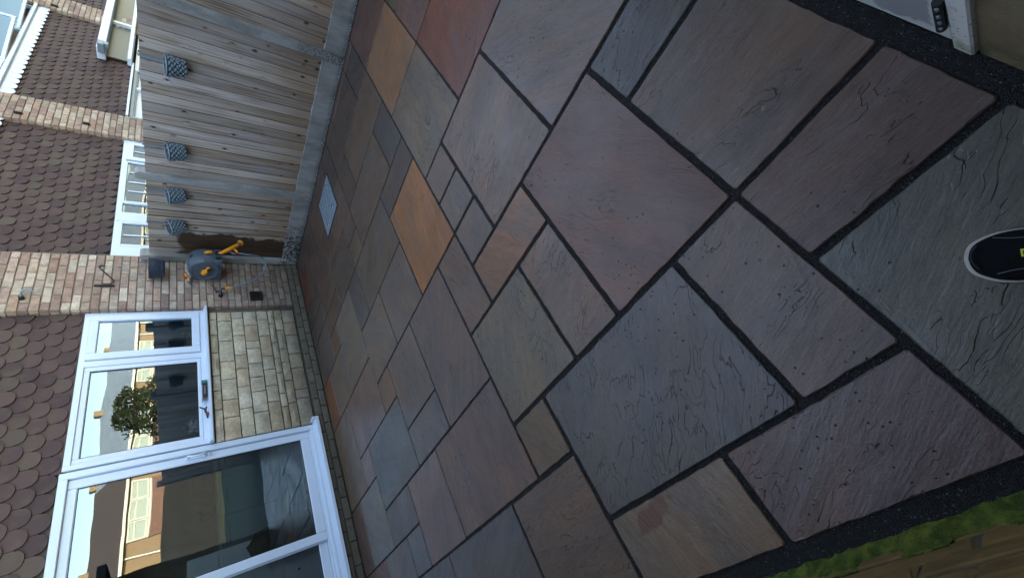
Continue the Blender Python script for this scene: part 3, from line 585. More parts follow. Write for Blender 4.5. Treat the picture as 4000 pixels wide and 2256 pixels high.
def neighbour(label, x0, x1, pier, zt, seed, tiles_x1=None, lights=(), opened=()):
    h_ = thing('terraced_house', label, 'house', 'terraced houses in one row')
    y = 4.995
    tile_panel(h_, x0, tiles_x1 or x1, zt, 3.28, y, seed)
    bm = B(); box(bm, x0-.02, x1+.02, 5.0, 5.2, zt-.01, 3.5); obj('upper_wall', bm, MORTD, h_)
    scallop_row(h_, x0+.02, (tiles_x1 or x1)-.01, 3.30, 4.935)
    bm = B(); box(bm, x0, x1, 4.945, 5.0, 3.37, 3.455); obj('sill_board', bm, UPVC, h_)
    if lights: upper_window(h_, x0+.01, x1-.01, lights, opened)
    if pier:
        brick_face(h_, pier[0], pier[1], 1.275, 4.05, PY, seed=seed+50)
        bm = B(); box(bm, pier[0]+.01, pier[1]-.01, PY+.012, 5.2, 0, 5.2); obj('pier_core', bm, MORTAR, h_)
        r2 = random.Random(seed)
        for k in range(37):
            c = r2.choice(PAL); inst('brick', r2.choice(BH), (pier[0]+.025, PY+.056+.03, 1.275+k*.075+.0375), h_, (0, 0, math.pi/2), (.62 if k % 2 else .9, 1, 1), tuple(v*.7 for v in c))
    house_block(h_, x0+.002, (pier[1] if pier else x1)-.002)
    return h_
n1 = neighbour('second terraced house, brown hung tiles above a wide white window just over the fence', 5.125, 7.83, (7.825, 8.475), 2.083, 31, lights=(5.2, 6.1, 7.0, 7.75))
n2 = neighbour('third terraced house with open upper white casements and a flat white canopy', 8.50, 11.93, (11.92, 12.55), 2.083, 33, lights=(8.56, 9.55, 10.75, 11.85), opened=(1, 2))
n3 = neighbour('fourth terraced house, furthest along the row, brown tiles beyond the white canopy', 12.6, 16.2, None, 2.083, 35, tiles_x1=14.4)
# ground floor window of the second house
def bars_window(parent, x0, x1, z0, z1, y, splits, glaz, top=True):
    bm = B(); rect_frame(bm, x0, x1, z0, z1, y, y+.08, .055); f = obj('window', bm, UPVC, parent)
    for a, b, wd in splits:
        bm = B(); rect_frame(bm, a, b, z0+.06, z1-.045, y-.012, y+.04, wd); obj('casement_frame', bm, UPVC, f)
        bm = B(); box(bm, a+wd, b-wd, y+.012, y+.018, z0+.06+wd, z1-.045-wd); obj('pane', bm, GLASS, f)
    bm = B()
    for g_ in glaz: box(bm, g_-.01, g_+.01, y-.0, y+.01, z0+.1, z1-.1)
    obj('glazing_bar', bm, UPVC, f)
    bm = B(); box(bm, x0-.02, x1+.02, y-.05, y+.08, z0-.04, z0, .004); obj('window_sill', bm, UPVC, f); return f
bars_window(n1, 5.14, 7.86, .95, 2.075, 4.955, ((5.33, 5.83, .04), (6.0, 6.24, .02), (6.24, 7.25, .03), (7.30, 7.80, .08)), (5.56, 6.52, 6.74, 6.98, 7.55))
bm = B(); box(bm, 5.83, 6.01, 4.94, 5.0, .97, 2.06, .004); box(bm, 5.145, 5.33, 4.945, 5.0, .97, 2.06, .004); obj('window_post', bm, UPVC, n1)
bm = B(); box(bm, 5.12, 16.2, 5.21, 5.3, -.05, 3.4); obj('back_wall', bm, FARB, n1)
# pale curtain, and panels painting an ochre reflection of the opposite houses
WARM = plain('ochre_reflection_paint', (0.55, 0.36, 0.16), 0.8)
bm = B(); box(bm, 5.15, 7.85, 5.12, 5.16, .9, 2.06); obj('net_curtain', bm, plain('pale_curtain', (.26, .46, .60), .8), n1)
bm = B(); box(bm, 5.38, 5.86, 5.09, 5.115, .9, 1.97); box(bm, 6.20, 6.45, 5.09, 5.115, .9, 1.93); obj('ochre_reflection', bm, WARM, n1)
# canopy / bay of third house
bm = B(); box(bm, 10.40, 14.2, 4.72, 4.95, 2.44, 2.56, .01); can = obj('canopy_fascia', bm, UPVC, n2)
bm = B(); box(bm, 10.42, 14.2, 4.80, 4.95, 2.085, 2.15, .01); obj('canopy_rail', bm, UPVC, n2)
bm = B(); box(bm, 8.52, 10.5, 4.90, 4.97, 2.055, 2.09, .004); obj('tile_trim', bm, UPVC, n2)
bm = B(); box(bm, 10.5, 14.2, 4.90, 4.93, 2.15, 2.44); obj('canopy_panel', bm, plain('grey_green_panel', (.05, .066, .06), .4), n2)
bm = B(); box(bm, 12.0, 12.08, 4.84, 4.93, 2.15, 2.44, .004); obj('canopy_mullion', bm, UPVC, n2)
bm = B(); box(bm, 10.28, 10.44, 4.60, 4.78, 2.44, 2.53, .01); box(bm, 10.32, 10.42, 4.60, 4.68, 2.38, 2.46, .008); obj('gutter_end', bm, ZINC, n2)
bm = B(); rect_frame(bm, 8.55, 11.9, .9, 2.05, 4.96, 5.03, .06); box(bm, 9.6, 9.66, 4.96, 5.03, .9, 2.05); box(bm, 8.6, 11.85, 5.02, 5.03, .95, 2.0); obj('window', bm, UPVC, n2)
bm = B(); rect_frame(bm, 8.52, 10.3, 1.0, 2.05, 4.94, 4.99, .05); obj('window_frame', bm, ZINC, n2)

# ------------------------------------------------------------------ fence
fence = thing('garden_fence', 'weathered grey-brown closeboard fence with concrete posts and gravel boards', 'fence')
FX = 5.05
posts = [(-2.09, -1.99), (-0.205, -0.105), (1.672, 1.772), (3.557, 3.657), (4.785, 4.868)]
for k, (a, b) in enumerate(posts):
    bm = B(); zt = 1.79; last = k == 4
    xf = FX-0.012 if not last else FX-0.045
    pts = [(a, -.05), (b, -.05), (b, zt-.03), (b-.02, zt), (a+.02, zt), (a, zt-.03)]
    prism(bm, pts, 'X', xf, FX+0.09); bmesh.ops.bevel(bm, geom=list(bm.edges), offset=.004, segments=1, affect='EDGES')
    bmesh.ops.subdivide_edges(bm, edges=[e for e in bm.edges if e.calc_length() > 1], cuts=14)
    for v in bm.verts: v.co += Vector((random.gauss(0, .0012), random.gauss(0, .0015), 0))
    obj('post', bm, CONC, fence, color=((1, 1, 1) if k in (2,) else (0.5, 0.5, 0.5)))
for a, b in zip(posts[:-1], posts[1:]):
    bm = B(); box(bm, FX, FX+.05, a[1]-.01, b[0]+.01, -.04, .205, .004); obj('gravel_board', bm, CONC, fence, color=(0.5, 0.5, 0.5))
    y = a[1]+.003; L = b[0]-a[1]-.006; n = round(L/0.1035); pw = L/n
    for i in range(n):
        bm = B(); wd = pw+.022; y0 = y+i*pw; zb, ztp = .207+random.gauss(0, .0035), 1.700+random.gauss(0, .003)
        th = 0.013; xa = FX+.012
        nz = 6; tw = random.gauss(0, .0015)
        secs = []
        for s in range(nz+1):
            z = zb+(ztp-zb)*s/nz; j = random.gauss(0, .0009)
            y1 = y0+min(wd, b[0]-.002-y0); secs.append([bm.verts.new((xa+.004+j, y1, z)), bm.verts.new((xa+.008+j, y1, z)), bm.verts.new((xa+.004+j, y0, z)), bm.verts.new((xa-.007+j+tw, y0+.001, z))])
        for s in range(nz):
            for q in range(4): bm.faces.new((secs[s][q], secs[s][(q+1) % 4], secs[s+1][(q+1) % 4], secs[s+1][q]))
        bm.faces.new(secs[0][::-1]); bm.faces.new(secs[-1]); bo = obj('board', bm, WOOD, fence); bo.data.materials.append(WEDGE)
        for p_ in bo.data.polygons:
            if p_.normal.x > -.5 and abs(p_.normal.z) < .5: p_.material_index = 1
    for zr in (.45, 1.45):
        bm = B(); box(bm, FX+.03, FX+.08, a[1], b[0], zr, zr+.075, .003); obj('rail', bm, WOOD, fence)

# ------------------------------------------------------------------ fence planters
def planter(yc, label, tilt=14):
    root = thing('hanging_planter', label, 'planter', 'woven planters hooked over the fence'); root.location = (4.965, yc, 1.36)
    H = 0.160; r0, r1 = .066, .090; bm = B(); rows = 7; cols = 20
    lathe(bm, [(r0-.004, 0), (r0-.004+(r1-r0), H-.004), (r1-.010, H-.004), (r1-.014, H-.03)], (0, 0, 0), 24); TM_ = Matrix.Translation((.03, 0, H))@Matrix.Rotation(R(-tilt), 4, 'Y')@Matrix.Translation((-.03, 0, -H)); bmesh.ops.transform(bm, matrix=TM_, verts=bm.verts); obj('pot_wall', bm, WICKD, root, smooth=True)
    bm = B()
    for i in range(rows):
        z = .006+i*(H-.02)/rows; rr = r0+(r1-r0)*z/H
        for k in range(cols):
            if (k+i) % 2: continue
            a0 = 2*math.pi*(k-.2)/cols; a1 = 2*math.pi*(k+1.2)/cols; am = (a0+a1)/2
            sl_ = (0, .015) if i % 2 else (.015, 0); P_ = [(rr*math.cos(a0), rr*math.sin(a0), z+.002+sl_[0]), ((rr+.007)*math.cos(am), (rr+.007)*math.sin(am), z+.0095), (rr*math.cos(a1), rr*math.sin(a1), z+.002+sl_[1])]
            tube(bm, P_, [.006, .0105, .006], 6)
    bmesh.ops.transform(bm, matrix=TM_, verts=bm.verts)
    obj('woven_strand', bm, WICK, root, smooth=True)
    bm = B(); tube(bm, [((r1+.001)*math.cos(2*math.pi*k/24), (r1+.001)*math.sin(2*math.pi*k/24), H) for k in range(25)], .007, 6, False); bmesh.ops.transform(bm, matrix=TM_, verts=bm.verts); obj('rim', bm, ZINC, root, smooth=True)
    bm = B(); lathe(bm, [(.001, H-.028), (r1-.015, H-.032)], (0, 0, 0), 16, 'Z', False, False)
    for v in bm.verts: v.co.z += random.gauss(0, .004)
    bmesh.ops.transform(bm, matrix=TM_, verts=bm.verts); obj('soil', bm, SOIL, root)
    rr = random.Random(int(yc*100)); bm = B()
    for _ in range(14):
        a = rr.uniform(0, 6.3); q = rr.uniform(0, .055); x, y = q*math.cos(a), q*math.sin(a)
        tube(bm, [(x, y, H-.035), (x+rr.gauss(0, .02), y+rr.gauss(0, .02), H-.008+rr.uniform(-.01, .01))], .0025, 4)
    bmesh.ops.transform(bm, matrix=TM_, verts=bm.verts); obj('dead_stem', bm, plain('dead_stem', (.16, .13, .10), .9) if 'dead_stem' not in bpy.data.materials else bpy.data.materials['dead_stem'], root)
    bm = B(); hx = 5.062-4.965
    zt = 1.712-1.36
    box(bm, hx-.022, hx-.018, -.011, .011, H-.02, zt); box(bm, hx-.0185, hx+.05, -.0115, .0115, zt-.004, zt); box(bm, hx+.046, hx+.05, -.011, .011, zt-.05, zt-.0035); obj('hook_strap', bm, ZINC, root)
    return root
planter(2.262, 'woven blue-grey planter nearest the camera, hooked over the fence beside the first concrete post', 8)
planter(3.20, 'woven blue-grey planter on the fence just before the middle concrete post')
planter(3.79, 'woven blue-grey planter on the fence just past the middle concrete post')
planter(4.27, 'woven blue-grey planter nearest the house wall, beside the wet stained boards', 24)

# ------------------------------------------------------------------ hose reel
reel = thing('hose_reel', 'slate grey wall hose reel with orange crank handle beside the fence corner', 'hose reel')
CX, CYR, CZ, RR = 4.67, 4.685, 1.150, .175
def body_profile(s=1.0, o=0.0):
    pts = []
    for k in range(28):
        a = math.pi*0.0+2*math.pi*k/28
        y, z_ = math.cos(a), math.sin(a)
        y2 = math.copysign(abs(y)**.92, y)*RR*s; z2 = math.copysign(abs(z_)**.95, z_)*RR*s
        if z_ < -.25: y2 = math.copysign(abs(y)**.35, y)*RR*s*(1.0)
        pts.append((CYR+y2, CZ+z2))
    return pts
bm = B(); layers = []
for x, s in ((CX-.012, .86), (CX, .96), (CX+.012, 1.0), (CX+.10, 1.03), (CX+.21, 1.0), (CX+.225, .94)):
    layers.append([bm.verts.new((x, p[0], p[1])) for p in body_profile(s)])
for a, b in zip(layers[:-1], layers[1:]):
    for i in range(28): bm.faces.new((a[i], a[(i+1) % 28], b[(i+1) % 28], b[i]))
bm.faces.new(layers[0][::-1]); bm.faces.new(layers[-1]); obj('casing', bm, GREYP, reel, smooth=True)
bm = B(); lathe(bm, [(.166, 0), (.161, -.010), (.132, -.013), (.126, -.006), (.03, -.006)], (CX-.012, CYR, CZ), 36, 'X', False, True); dsk = obj('side_disc', bm, GREYP, reel, smooth=True)
bm = B()
for k in range(6):
    a = math.pi/3*k+.3; c_ = (CX-.0195, CYR+.085*math.cos(a), CZ+.085*math.sin(a)); lathe(bm, [(.026, 0), (.026, -.002), (.022, -.0025), (.022, 0)], c_, 14, 'X', False, False)
obj('disc_dimple', bm, GREYP, dsk, smooth=True)
# moulded ridge over the casing
bm = B(); tube(bm, smooth_pts([(CX+.055, CYR-.02, CZ+RR*1.0), (CX+.06, CYR-.09, CZ+.152), (CX+.07, CYR-.155, CZ+.075), (CX+.06, CYR-.178, CZ-.02), (CX+.045, CYR-.176, CZ-.08)], 6), .009, 8); obj('moulded_ridge', bm, GREYP, reel, smooth=True)
# crank
bm = B(); tube(bm, smooth_pts([(CX-.030, 4.60, 1.112), (CX-.042, 4.625, 1.118), (CX-.046, 4.665, 1.140), (CX-.040, 4.70, 1.160), (CX-.028, 4.722, 1.168)], 4), [.012, .018, .021, .021, .021, .022, .024, .026, .029, .031, .033, .034, .034, .032, .029, .024, .016], 12)
lathe(bm, [(.030, 0), (.032, -.012), (.030, -.02)], (CX-.014, 4.69, 1.155), 20, 'X', False, True); obj('crank_arm', bm, ORANGE, reel, smooth=True)
bm = B(); lathe(bm, [(.015, -.02), (.019, -.032), (.018, -.055), (.010, -.062)], (CX-.028, 4.625, 1.115), 16, 'X', True, True); obj('crank_knob', bm, BLACK, reel, smooth=True)
# cup hole, slot, upper knob
bm = B(); lathe(bm, [(.026, 0), (.030, .004), (.030, .010), (.024, .010)], (0, 0, 0), 20, 'Z', False, False); m = Matrix.Translation((CX+.12, CYR-.118, CZ+.132))@Matrix.Rotation(R(42), 4, 'X'); bmesh.ops.transform(bm, matrix=m, verts=bm.verts); obj('hole_rim', bm, GREYP, reel, smooth=True)
bm = B(); lathe(bm, [(.025, 0.0), (.025, .008)], (0, 0, 0), 20, 'Z', False, True); bmesh.ops.transform(bm, matrix=m, verts=bm.verts); obj('hole', bm, BLACK, reel)
bm = B(); box(bm, 4.765, 4.840, 4.492, 4.53, .985, 1.045, .008); box(bm, 4.685, 4.735, 4.494, 4.53, .985, 1.045, .008); obj('gun_slot', bm, BLACK, reel)
bm = B(); tube(bm, [(CX+.125, CYR-RR-.012, CZ+.005), (CX+.13, CYR-RR-.022, CZ-.03), (CX+.135, CYR-RR-.02, CZ-.075)], [.018, .022, .016], 12); obj('orange_stopper', bm, ORANGE, reel, smooth=True)
bm = B(); box(bm, CX+.02, CX+.20, CYR+.12, 4.9, CZ-.13, CZ+.14, .01); obj('wall_bracket', bm, GREYP, reel)
# feet of casing
bm = B(); box(bm, CX-.005, CX+.22, CYR-RR, CYR+RR*.98, CZ-RR-.008, CZ-RR*.55, .014, 2); obj('casing_foot', bm, GREYP, reel, smooth=True)
# spare nozzle on top
bm = B(); tube(bm, smooth_pts([(4.62, 4.80, 1.30), (4.655, 4.80, 1.335), (4.70, 4.79, 1.345)], 4), [.012]*9, 8); sp0 = thing('spare_nozzle', 'small orange and pink nozzle clipped on the upper end of the hose reel', 'nozzle'); bm.free()
bm = B(); tube(bm, [(4.60, 4.83, 1.300), (4.635, 4.82, 1.325)], [.016, .019], 10); tube(bm, [(4.655, 4.81, 1.335), (4.70, 4.79, 1.345)], [.012, .014], 10); obj('nozzle_body', bm, ORANGE, sp0, smooth=True)
bm = B(); tube(bm, [(4.62, 4.80, 1.34), (4.65, 4.80, 1.352)], [.012, .010], 8); obj('nozzle_trigger', bm, REDP, sp0, smooth=True)
bm = B(); tube(bm, [(4.575, 4.83, 1.295), (4.60, 4.83, 1.31)], [.017, .021], 10); tube(bm, [(4.70, 4.79, 1.345), (4.715, 4.785, 1.346)], [.015, .013], 10); tube(bm, [(4.66, 4.85, 1.30), (4.66, 4.89, 1.28)], .012, 8); obj('nozzle_grip', bm, GREYP, sp0, smooth=True)
# spray gun hanging from the reel
gun = thing('spray_gun', 'orange and grey garden spray gun hanging head down below the hose reel', 'spray gun')
G = [Vector(p) for p in ((4.80, 4.505, 1.005), (4.81, 4.49, .965), (4.825, 4.475, .93), (4.85, 4.46, .885), (4.88, 4.45, .845), (4.905, 4.445, .812), (4.925, 4.44, .788))]
bm = B(); tube(bm, smooth_pts(G, 4), [.017+.009*math.sin(i/24*math.pi*1.0)+.003*(i > 18) for i in range(25)], 12); obj('gun_body', bm, ORANGE, gun, smooth=True)
bm = B(); d = Vector((.62, -.1, -.55)).normalized(); q = G[-1]; cyl(bm, q, q+d*.022, .026, .030, 18); obj('gun_neck', bm, GREYP, gun, smooth=True)
bm = B(); cyl(bm, q+d*.022, q+d*.050, .036, .042, 20); obj('spray_head', bm, ORANGE, gun, smooth=True)
bm = B(); cyl(bm, q+d*.050, q+d*.060, .043, .039, 20); tube(bm, [(4.83, 4.49, .885), (4.80, 4.49, .855), (4.79, 4.49, .825)], [.010, .014, .012], 10); obj('gun_grip', bm, GREYP, gun, smooth=True)
bm = B(); tube(bm, [(4.865, 4.47, .835), (4.835, 4.475, .815), (4.805, 4.48, .80)], [.012, .016, .014], 10); obj('gun_handle', bm, ORANGE, gun, smooth=True)
bm = B(); cyl(bm, (4.805, 4.48, .80), (4.795, 4.48, .79), .018, .017, 16); obj('hose_collar', bm, REDP, gun, smooth=True)
hp = smooth_pts([(4.80, 4.48, .795), (4.80, 4.50, .68), (4.83, 4.55, .56), (4.84, 4.62, .48), (4.77, 4.68, .455), (4.66, 4.72, .50), (4.57, 4.75, .60), (4.50, 4.78, .75), (4.465, 4.80, .875)], 8)
bm = B(); tube(bm, hp, .0115, 10); hs = tag(obj('garden_hose', bm, HOSEM, None, smooth=True), 'short grey hose looping from the spray gun down to the wall tap', 'hose')
bm = B(); cyl(bm, (4.463, 4.802, .885), (4.459, 4.812, .935), .019, .020, 16); tube(bm, [(4.466, 4.80, .866), (4.463, 4.802, .888)], .014, 12)
tap = thing('garden_tap', 'dark metal wall tap with an orange hose connector, below left of the hose reel', 'tap')
o = obj('hose_connector', bm, ORANGE, tap, smooth=True)
bm = B(); tube(bm, smooth_pts([(4.40, 4.90, .985), (4.41, 4.86, .985), (4.445, 4.825, .985), (4.46, 4.815, .965), (4.459, 4.812, .935)], 4), .013, 10); cyl(bm, (4.40, 4.885, .985), (4.40, 4.90, .985), .026, n=16); cyl(bm, (4.43, 4.84, .985), (4.43, 4.84, 1.03), .012, .010, 12); obj('tap_body', bm, BRASS, tap, smooth=True)
bm = B(); tube(bm, smooth_pts([(4.43, 4.84, 1.03), (4.46, 4.83, 1.045), (4.505, 4.82, 1.06), (4.53, 4.82, 1.085)], 4), [.007]*13, 8); tube(bm, [(4.43, 4.84, 1.03), (4.40, 4.83, 1.035)], .007, 8); obj('tap_lever', bm, IRON, tap, smooth=True)

# ------------------------------------------------------------------ hanging pot on iron bracket
br = thing('wall_bracket', 'black wrought iron scroll bracket on the brick pier above the hose reel', 'bracket')
bm = B(); tube(bm, smooth_pts([(4.585, 4.885, 2.165), (4.585, 4.88, 2.10), (4.585, 4.86, 2.02), (4.60, 4.83, 2.005), (4.64, 4.80, 2.04), (4.70, 4.76, 2.10), (4.735, 4.745, 2.125), (4.755, 4.74, 2.115), (4.755, 4.74, 2.09), (4.735, 4.74, 2.08)], 5), .0075, 8); obj('scroll', bm, IRON, br, smooth=True)
bm = B(); box(bm, 4.572, 4.598, 4.868, 4.895, 2.06, 2.10, .003); box(bm, 4.565, 4.58, 4.872, 4.898, 2.0, 2.17, .003); obj('back_plate', bm, IRON, br)
hpot = thing('hanging_pot', 'round charcoal plastic pot hung by wires from the iron wall bracket', 'plant pot')
PC = Vector((4.742, 4.745, 1.545))
bm = B(); lathe(bm, [(.088, 0), (.100, .01), (.118, .075), (.128, .132), (.128, .134), (.134, .136), (.136, .150), (.128, .152), (.120, .135), (.105, .02)], PC, 32); obj('pot', bm, NAVY, hpot, smooth=True)
bm = B(); lathe(bm, [(.001, .12), (.121, .12)], PC, 20, 'Z', False, False)
for v in bm.verts: v.co.z += random.gauss(0, .004)
obj('soil', bm, SOIL, hpot)
bm = B(); top = Vector((4.742, 4.742, 1.985))
for k in range(3):
    a = 2.2+k*2*math.pi/3; tube(bm, [PC+Vector((.131*math.cos(a), .131*math.sin(a), .15)), top], .0022, 5)
tube(bm, smooth_pts([top, top+Vector((.0, 0, .04)), top+Vector((.012, 0, .08)), top+Vector((.0, 0, .105)), top+Vector((-.012, 0, .09))], 4), .004, 6); obj('hanging_wire', bm, ZINC, hpot, smooth=True)
lb = thing('wall_hook', 'small dark metal hook fixed high on the brick pier above the iron bracket', 'hook')
bm = B(); cyl(bm, (4.395, 4.90, 2.69), (4.395, 4.86, 2.69), .024, .02, 14); obj('hook_base', bm, IRON, lb)
bm = B(); tube(bm, smooth_pts([(4.395, 4.87, 2.69), (4.415, 4.82, 2.685), (4.43, 4.80, 2.66), (4.425, 4.79, 2.62), (4.41, 4.80, 2.60)], 4), .009, 8); obj('hook_arm', bm, ZINC, lb, smooth=True)
for (x, z) in ((7.955, 3.165), (7.995, 2.49)):
    bm = B(); box(bm, x-.012, x+.012, 4.86, 4.90, z-.03, z+.05, .002); obj('cable_clip', bm, IRON, n1)
bm = B(); box(bm, 12.0, 12.03, 4.86, 4.90, 3.2, 3.3, .002); obj('cable_clip', bm, IRON, n2)

# ------------------------------------------------------------------ manhole cover
man = thing('manhole_cover', 'galvanised steel manhole cover set in the paving near the fence', 'manhole cover')
mx0, mx1, my0, my1 = 4.045, 4.640, 2.945, 3.425
bm = B(); box(bm, mx0-.018, mx1+.018, my0-.018, my1+.018, -.003, .0022); obj('seal', bm, GRIT, man)
bm = B(); rect_frame(bm, 0, 1, 0, 1, 0, 1, .1); bm.free()
bm = B()
for b_ in ((mx0, mx1, my0, my0+.016), (mx0, mx1, my1-.016, my1), (mx0, mx0+.016, my0+.016, my1-.016), (mx1-.016, mx1, my0+.016, my1-.016)): box(bm, *b_, -.002, .0062, .001)
obj('frame', bm, STEEL, man)
bm = B(); box(bm, mx0+.018, mx1-.018, my0+.018, my1-.018, -.002, .0052, .001); obj('lid', bm, STEEL, man)
for (x, y) in ((mx0+.10, my1-.10), (mx0+.13, my0+.12), (mx1-.1, my0+.1), (mx1-.12, my1-.09)):
    bm = B(); lathe(bm, [(.0, .0), (.016, .001), (.014, .004), (.010, .0045)], (x, y, .0052), 12, 'Z', False, True)
    for v in bm.verts: v.co.x = x+(v.co.x-x)*1.9
    kh = obj('lifting_point', bm, SILV, man)
    bm = B(); box(bm, x-.012, x+.012, y-.005, y+.005, .0085, .0112); obj('key_slot', bm, BLACK, kh)

# ------------------------------------------------------------------ shoe
shoe = thing('shoe', 'black canvas shoe with a cream sole edge and lime logo at the frame edge', 'shoe')
def shoe_outline(n=40, s=1.0):
    A = Vector((.084, -.008)); ax = Vector((-.61, -.79)).normalized(); nr = Vector((ax.y, -ax.x))
    prof = [(0, .0), (.004, .018), (.016, .033), (.045, .046), (.08, .050), (.12, .046), (.17, .037), (.22, .034), (.265, .034), (.285, .022), (.290, 0)]
    L = [(t, w_) for t, w_ in prof]; pts = []
    for t, w_ in L: pts.append((t, w_*1.18))
    for t, w_ in L[::-1][1:-1]: pts.append((t, -w_*1.10))
    P3 = smooth_pts([(a, b, 0) for a, b in pts]+[(pts[0][0], pts[0][1], 0)], 3)[:-1]
    c = Vector((.14, 0)); return [A+ax*(c.x+(p.x-c.x)*s)+nr*(p.y*s) for p in P3], A, ax, nr
O, A_, ax_, nr_ = shoe_outline()
bm = B(); prism(bm, [(p.x, p.y) for p in O], 'Z', .003, .024); obj('sole', bm, SOLE, shoe)
bm = B(); rings = []
for s, z0, zf in ((.965, .024, 0), (.95, .040, .0), (.92, .052, .35), (.82, .058, .75), (.62, .062, 1.0), (.35, .064, 1.0), (.1, .065, 1.0)):
    Q, _, _, _ = shoe_outline(s=s); ring = []
    for p in Q:
        tt = max(0, min(1, ((p-A_).dot(ax_)-.03)/.20)); ring.append(bm.verts.new((p.x, p.y, z0+zf*tt*.045)))
    rings.append(ring)
n = len(rings[0])
for a, b in zip(rings[:-1], rings[1:]):
    for i in range(n): bm.faces.new((a[i], a[(i+1) % n], b[(i+1) % n], b[i]))
bm.faces.new(rings[-1]); obj('upper', bm, CANVAS, shoe, smooth=True)
bm = B(); L1 = [A_+ax_*u+nr_*v for u, v in ((.020, -.026), (.012, -.012), (.010, 0), (.012, .012), (.020, .026))]
tube(bm, smooth_pts([(p.x, p.y, .0635) for p in L1], 4), .0016, 6)
for sgn in (-1, 1):
    P_ = [A_+ax_*u+nr_*(v*sgn) for u, v in ((.045, .040), (.07, .034), (.10, .032), (.14, .034))]; tube(bm, smooth_pts([(p.x, p.y, .066+.0001*i*60) for i, p in enumerate(P_)], 4), .0016, 6)
obj('stitching', bm, GASKET, shoe)
bm = B(); tube(bm, [(p.x, p.y, .019) for p in O]+[(O[0].x, O[0].y, .019)], .0022, 6, False); obj('foxing_stripe', bm, SOLE, shoe, smooth=True)
lc = A_+ax_*.088; bm = B(); zl = .0830
def lg(u0, u1, v0, v1):
    c4 = [lc+ax_*u+nr_*v for u, v in ((u0, v0), (u1, v0), (u1, v1), (u0, v1))]; prism(bm, [(p.x, p.y) for p in c4], 'Z', zl-.006, zl)
for q in ((-.008, -.005, -.008, .008), (.005, .008, -.008, -.001), (-.005, .006, -.008, -.005), (.001, .008, .005, .008), (-.005, -.002, .005, .008)): lg(*q)
obj('logo', bm, LIME, shoe)

# ------------------------------------------------------------------ outbuilding behind the camera
shed = thing('outbuilding', 'low outbuilding wall with a flaking white painted door at the patio edge', 'outbuilding')
GY = -.352
bm = B(); box(bm, -.62, .424, GY-.12, GY, -.05, 2.3); box(bm, 1.33, 2.9, GY-.12, GY, -.05, 2.3); box(bm, .424, 1.33, GY-.12, GY, 2.02, 2.3); obj('wall', bm, RENDER, shed)
bm = B(); box(bm, -.62, -.5, -4.5, GY-.121, -.05, 2.3); box(bm, 2.78, 2.9, -4.5, GY-.121, -.05, 2.3); box(bm, -.5, 2.78, -4.5, -4.38, -.05, 2.3); obj('side_wall', bm, RENDER, shed)
bm = B(); box(bm, -.75, 3.0, -4.6, GY+.55, 2.30, 2.42, .01); obj('shade_overhang_roof', bm, plain('shade_overhang_felt', (.05, .05, .055), .9), shed)  # overhang added out of view to shade the nearest slabs
bm = B(); box(bm, .426, .474, GY-.05, GY+.012, 0.0, 2.02, .004); box(bm, 1.272, 1.328, GY-.05, GY+.012, 0.0, 2.02, .004); obj('door_frame', bm, FPAINT, shed)
bm = B(); box(bm, .480, 1.268, GY-.04, GY+.004, .018, 2.0, .003); dr = obj('door', bm, PAINT, shed)
bm = B(); cyl(bm, (.488, GY+.014, .105), (.488, GY+.012, .235), .0095, n=12); obj('hinge', bm, IRON, dr)
for z in (.12, .15, .18, .215):
    bm = B(); box(bm, .478, .4855, GY+.018, GY+.0225, z, z+.012, .001); obj('hinge_knuckle', bm, ZINC, dr)
# ------------------------------------------------------------------ left garden wall with moss
gw = thing('garden_wall', 'ochre brick garden wall with bright moss along its foot', 'wall')
bm = B(); box(bm, -.60, -.382, GY+.002, 4.87, -.05, 2.45); obj('wall_core', bm, MORTD, gw)  # height raised out of view to keep sky light off the near slabs
OP = [(.15, .095, .035), (.14, .09, .035), (.165, .105, .04), (.145, .10, .033)]
OBF = brick_meshes(OCHRE, 0.213, 0.064); OBH = brick_meshes(OCHRE, 0.1015, 0.064)
brick_face(gw, GY+.01, 1.6, .0, .90, -.376, OP, OBF, OBF, axis='Y', seed=44, bond=.62)
bm = B(); box(bm, -.381, -.372, 1.6, 4.87, -.0, 2.45); box(bm, -.381, -.372, GY+.01, 1.6, .9, 2.45); obj('rendered_face', bm, RENDER, gw)
bm = B(); ny, nv = 150, 6; rows = []
for i in range(ny+1):
    y = GY+.02+2.1*i/ny; hh = .062+.012*math.sin(y*5.3)+(.030 if (y*4.44) % 1 < .5 and y > .1 else 0)+random.gauss(0, .0015); row = []
    for k in range(nv+1):
        v = k/nv; row.append(bm.verts.new((-.378+.026*(1-v)**1.3*(1+.08*math.sin(y*40))+random.gauss(0, .0015), y, -.006+hh*v)))
    rows.append(row)
for i in range(ny):
    for k in range(nv): bm.faces.new((rows[i][k], rows[i+1][k], rows[i+1][k+1], rows[i][k+1]))
tag(obj('moss', bm, MOSS, gw, smooth=True), kind='stuff')

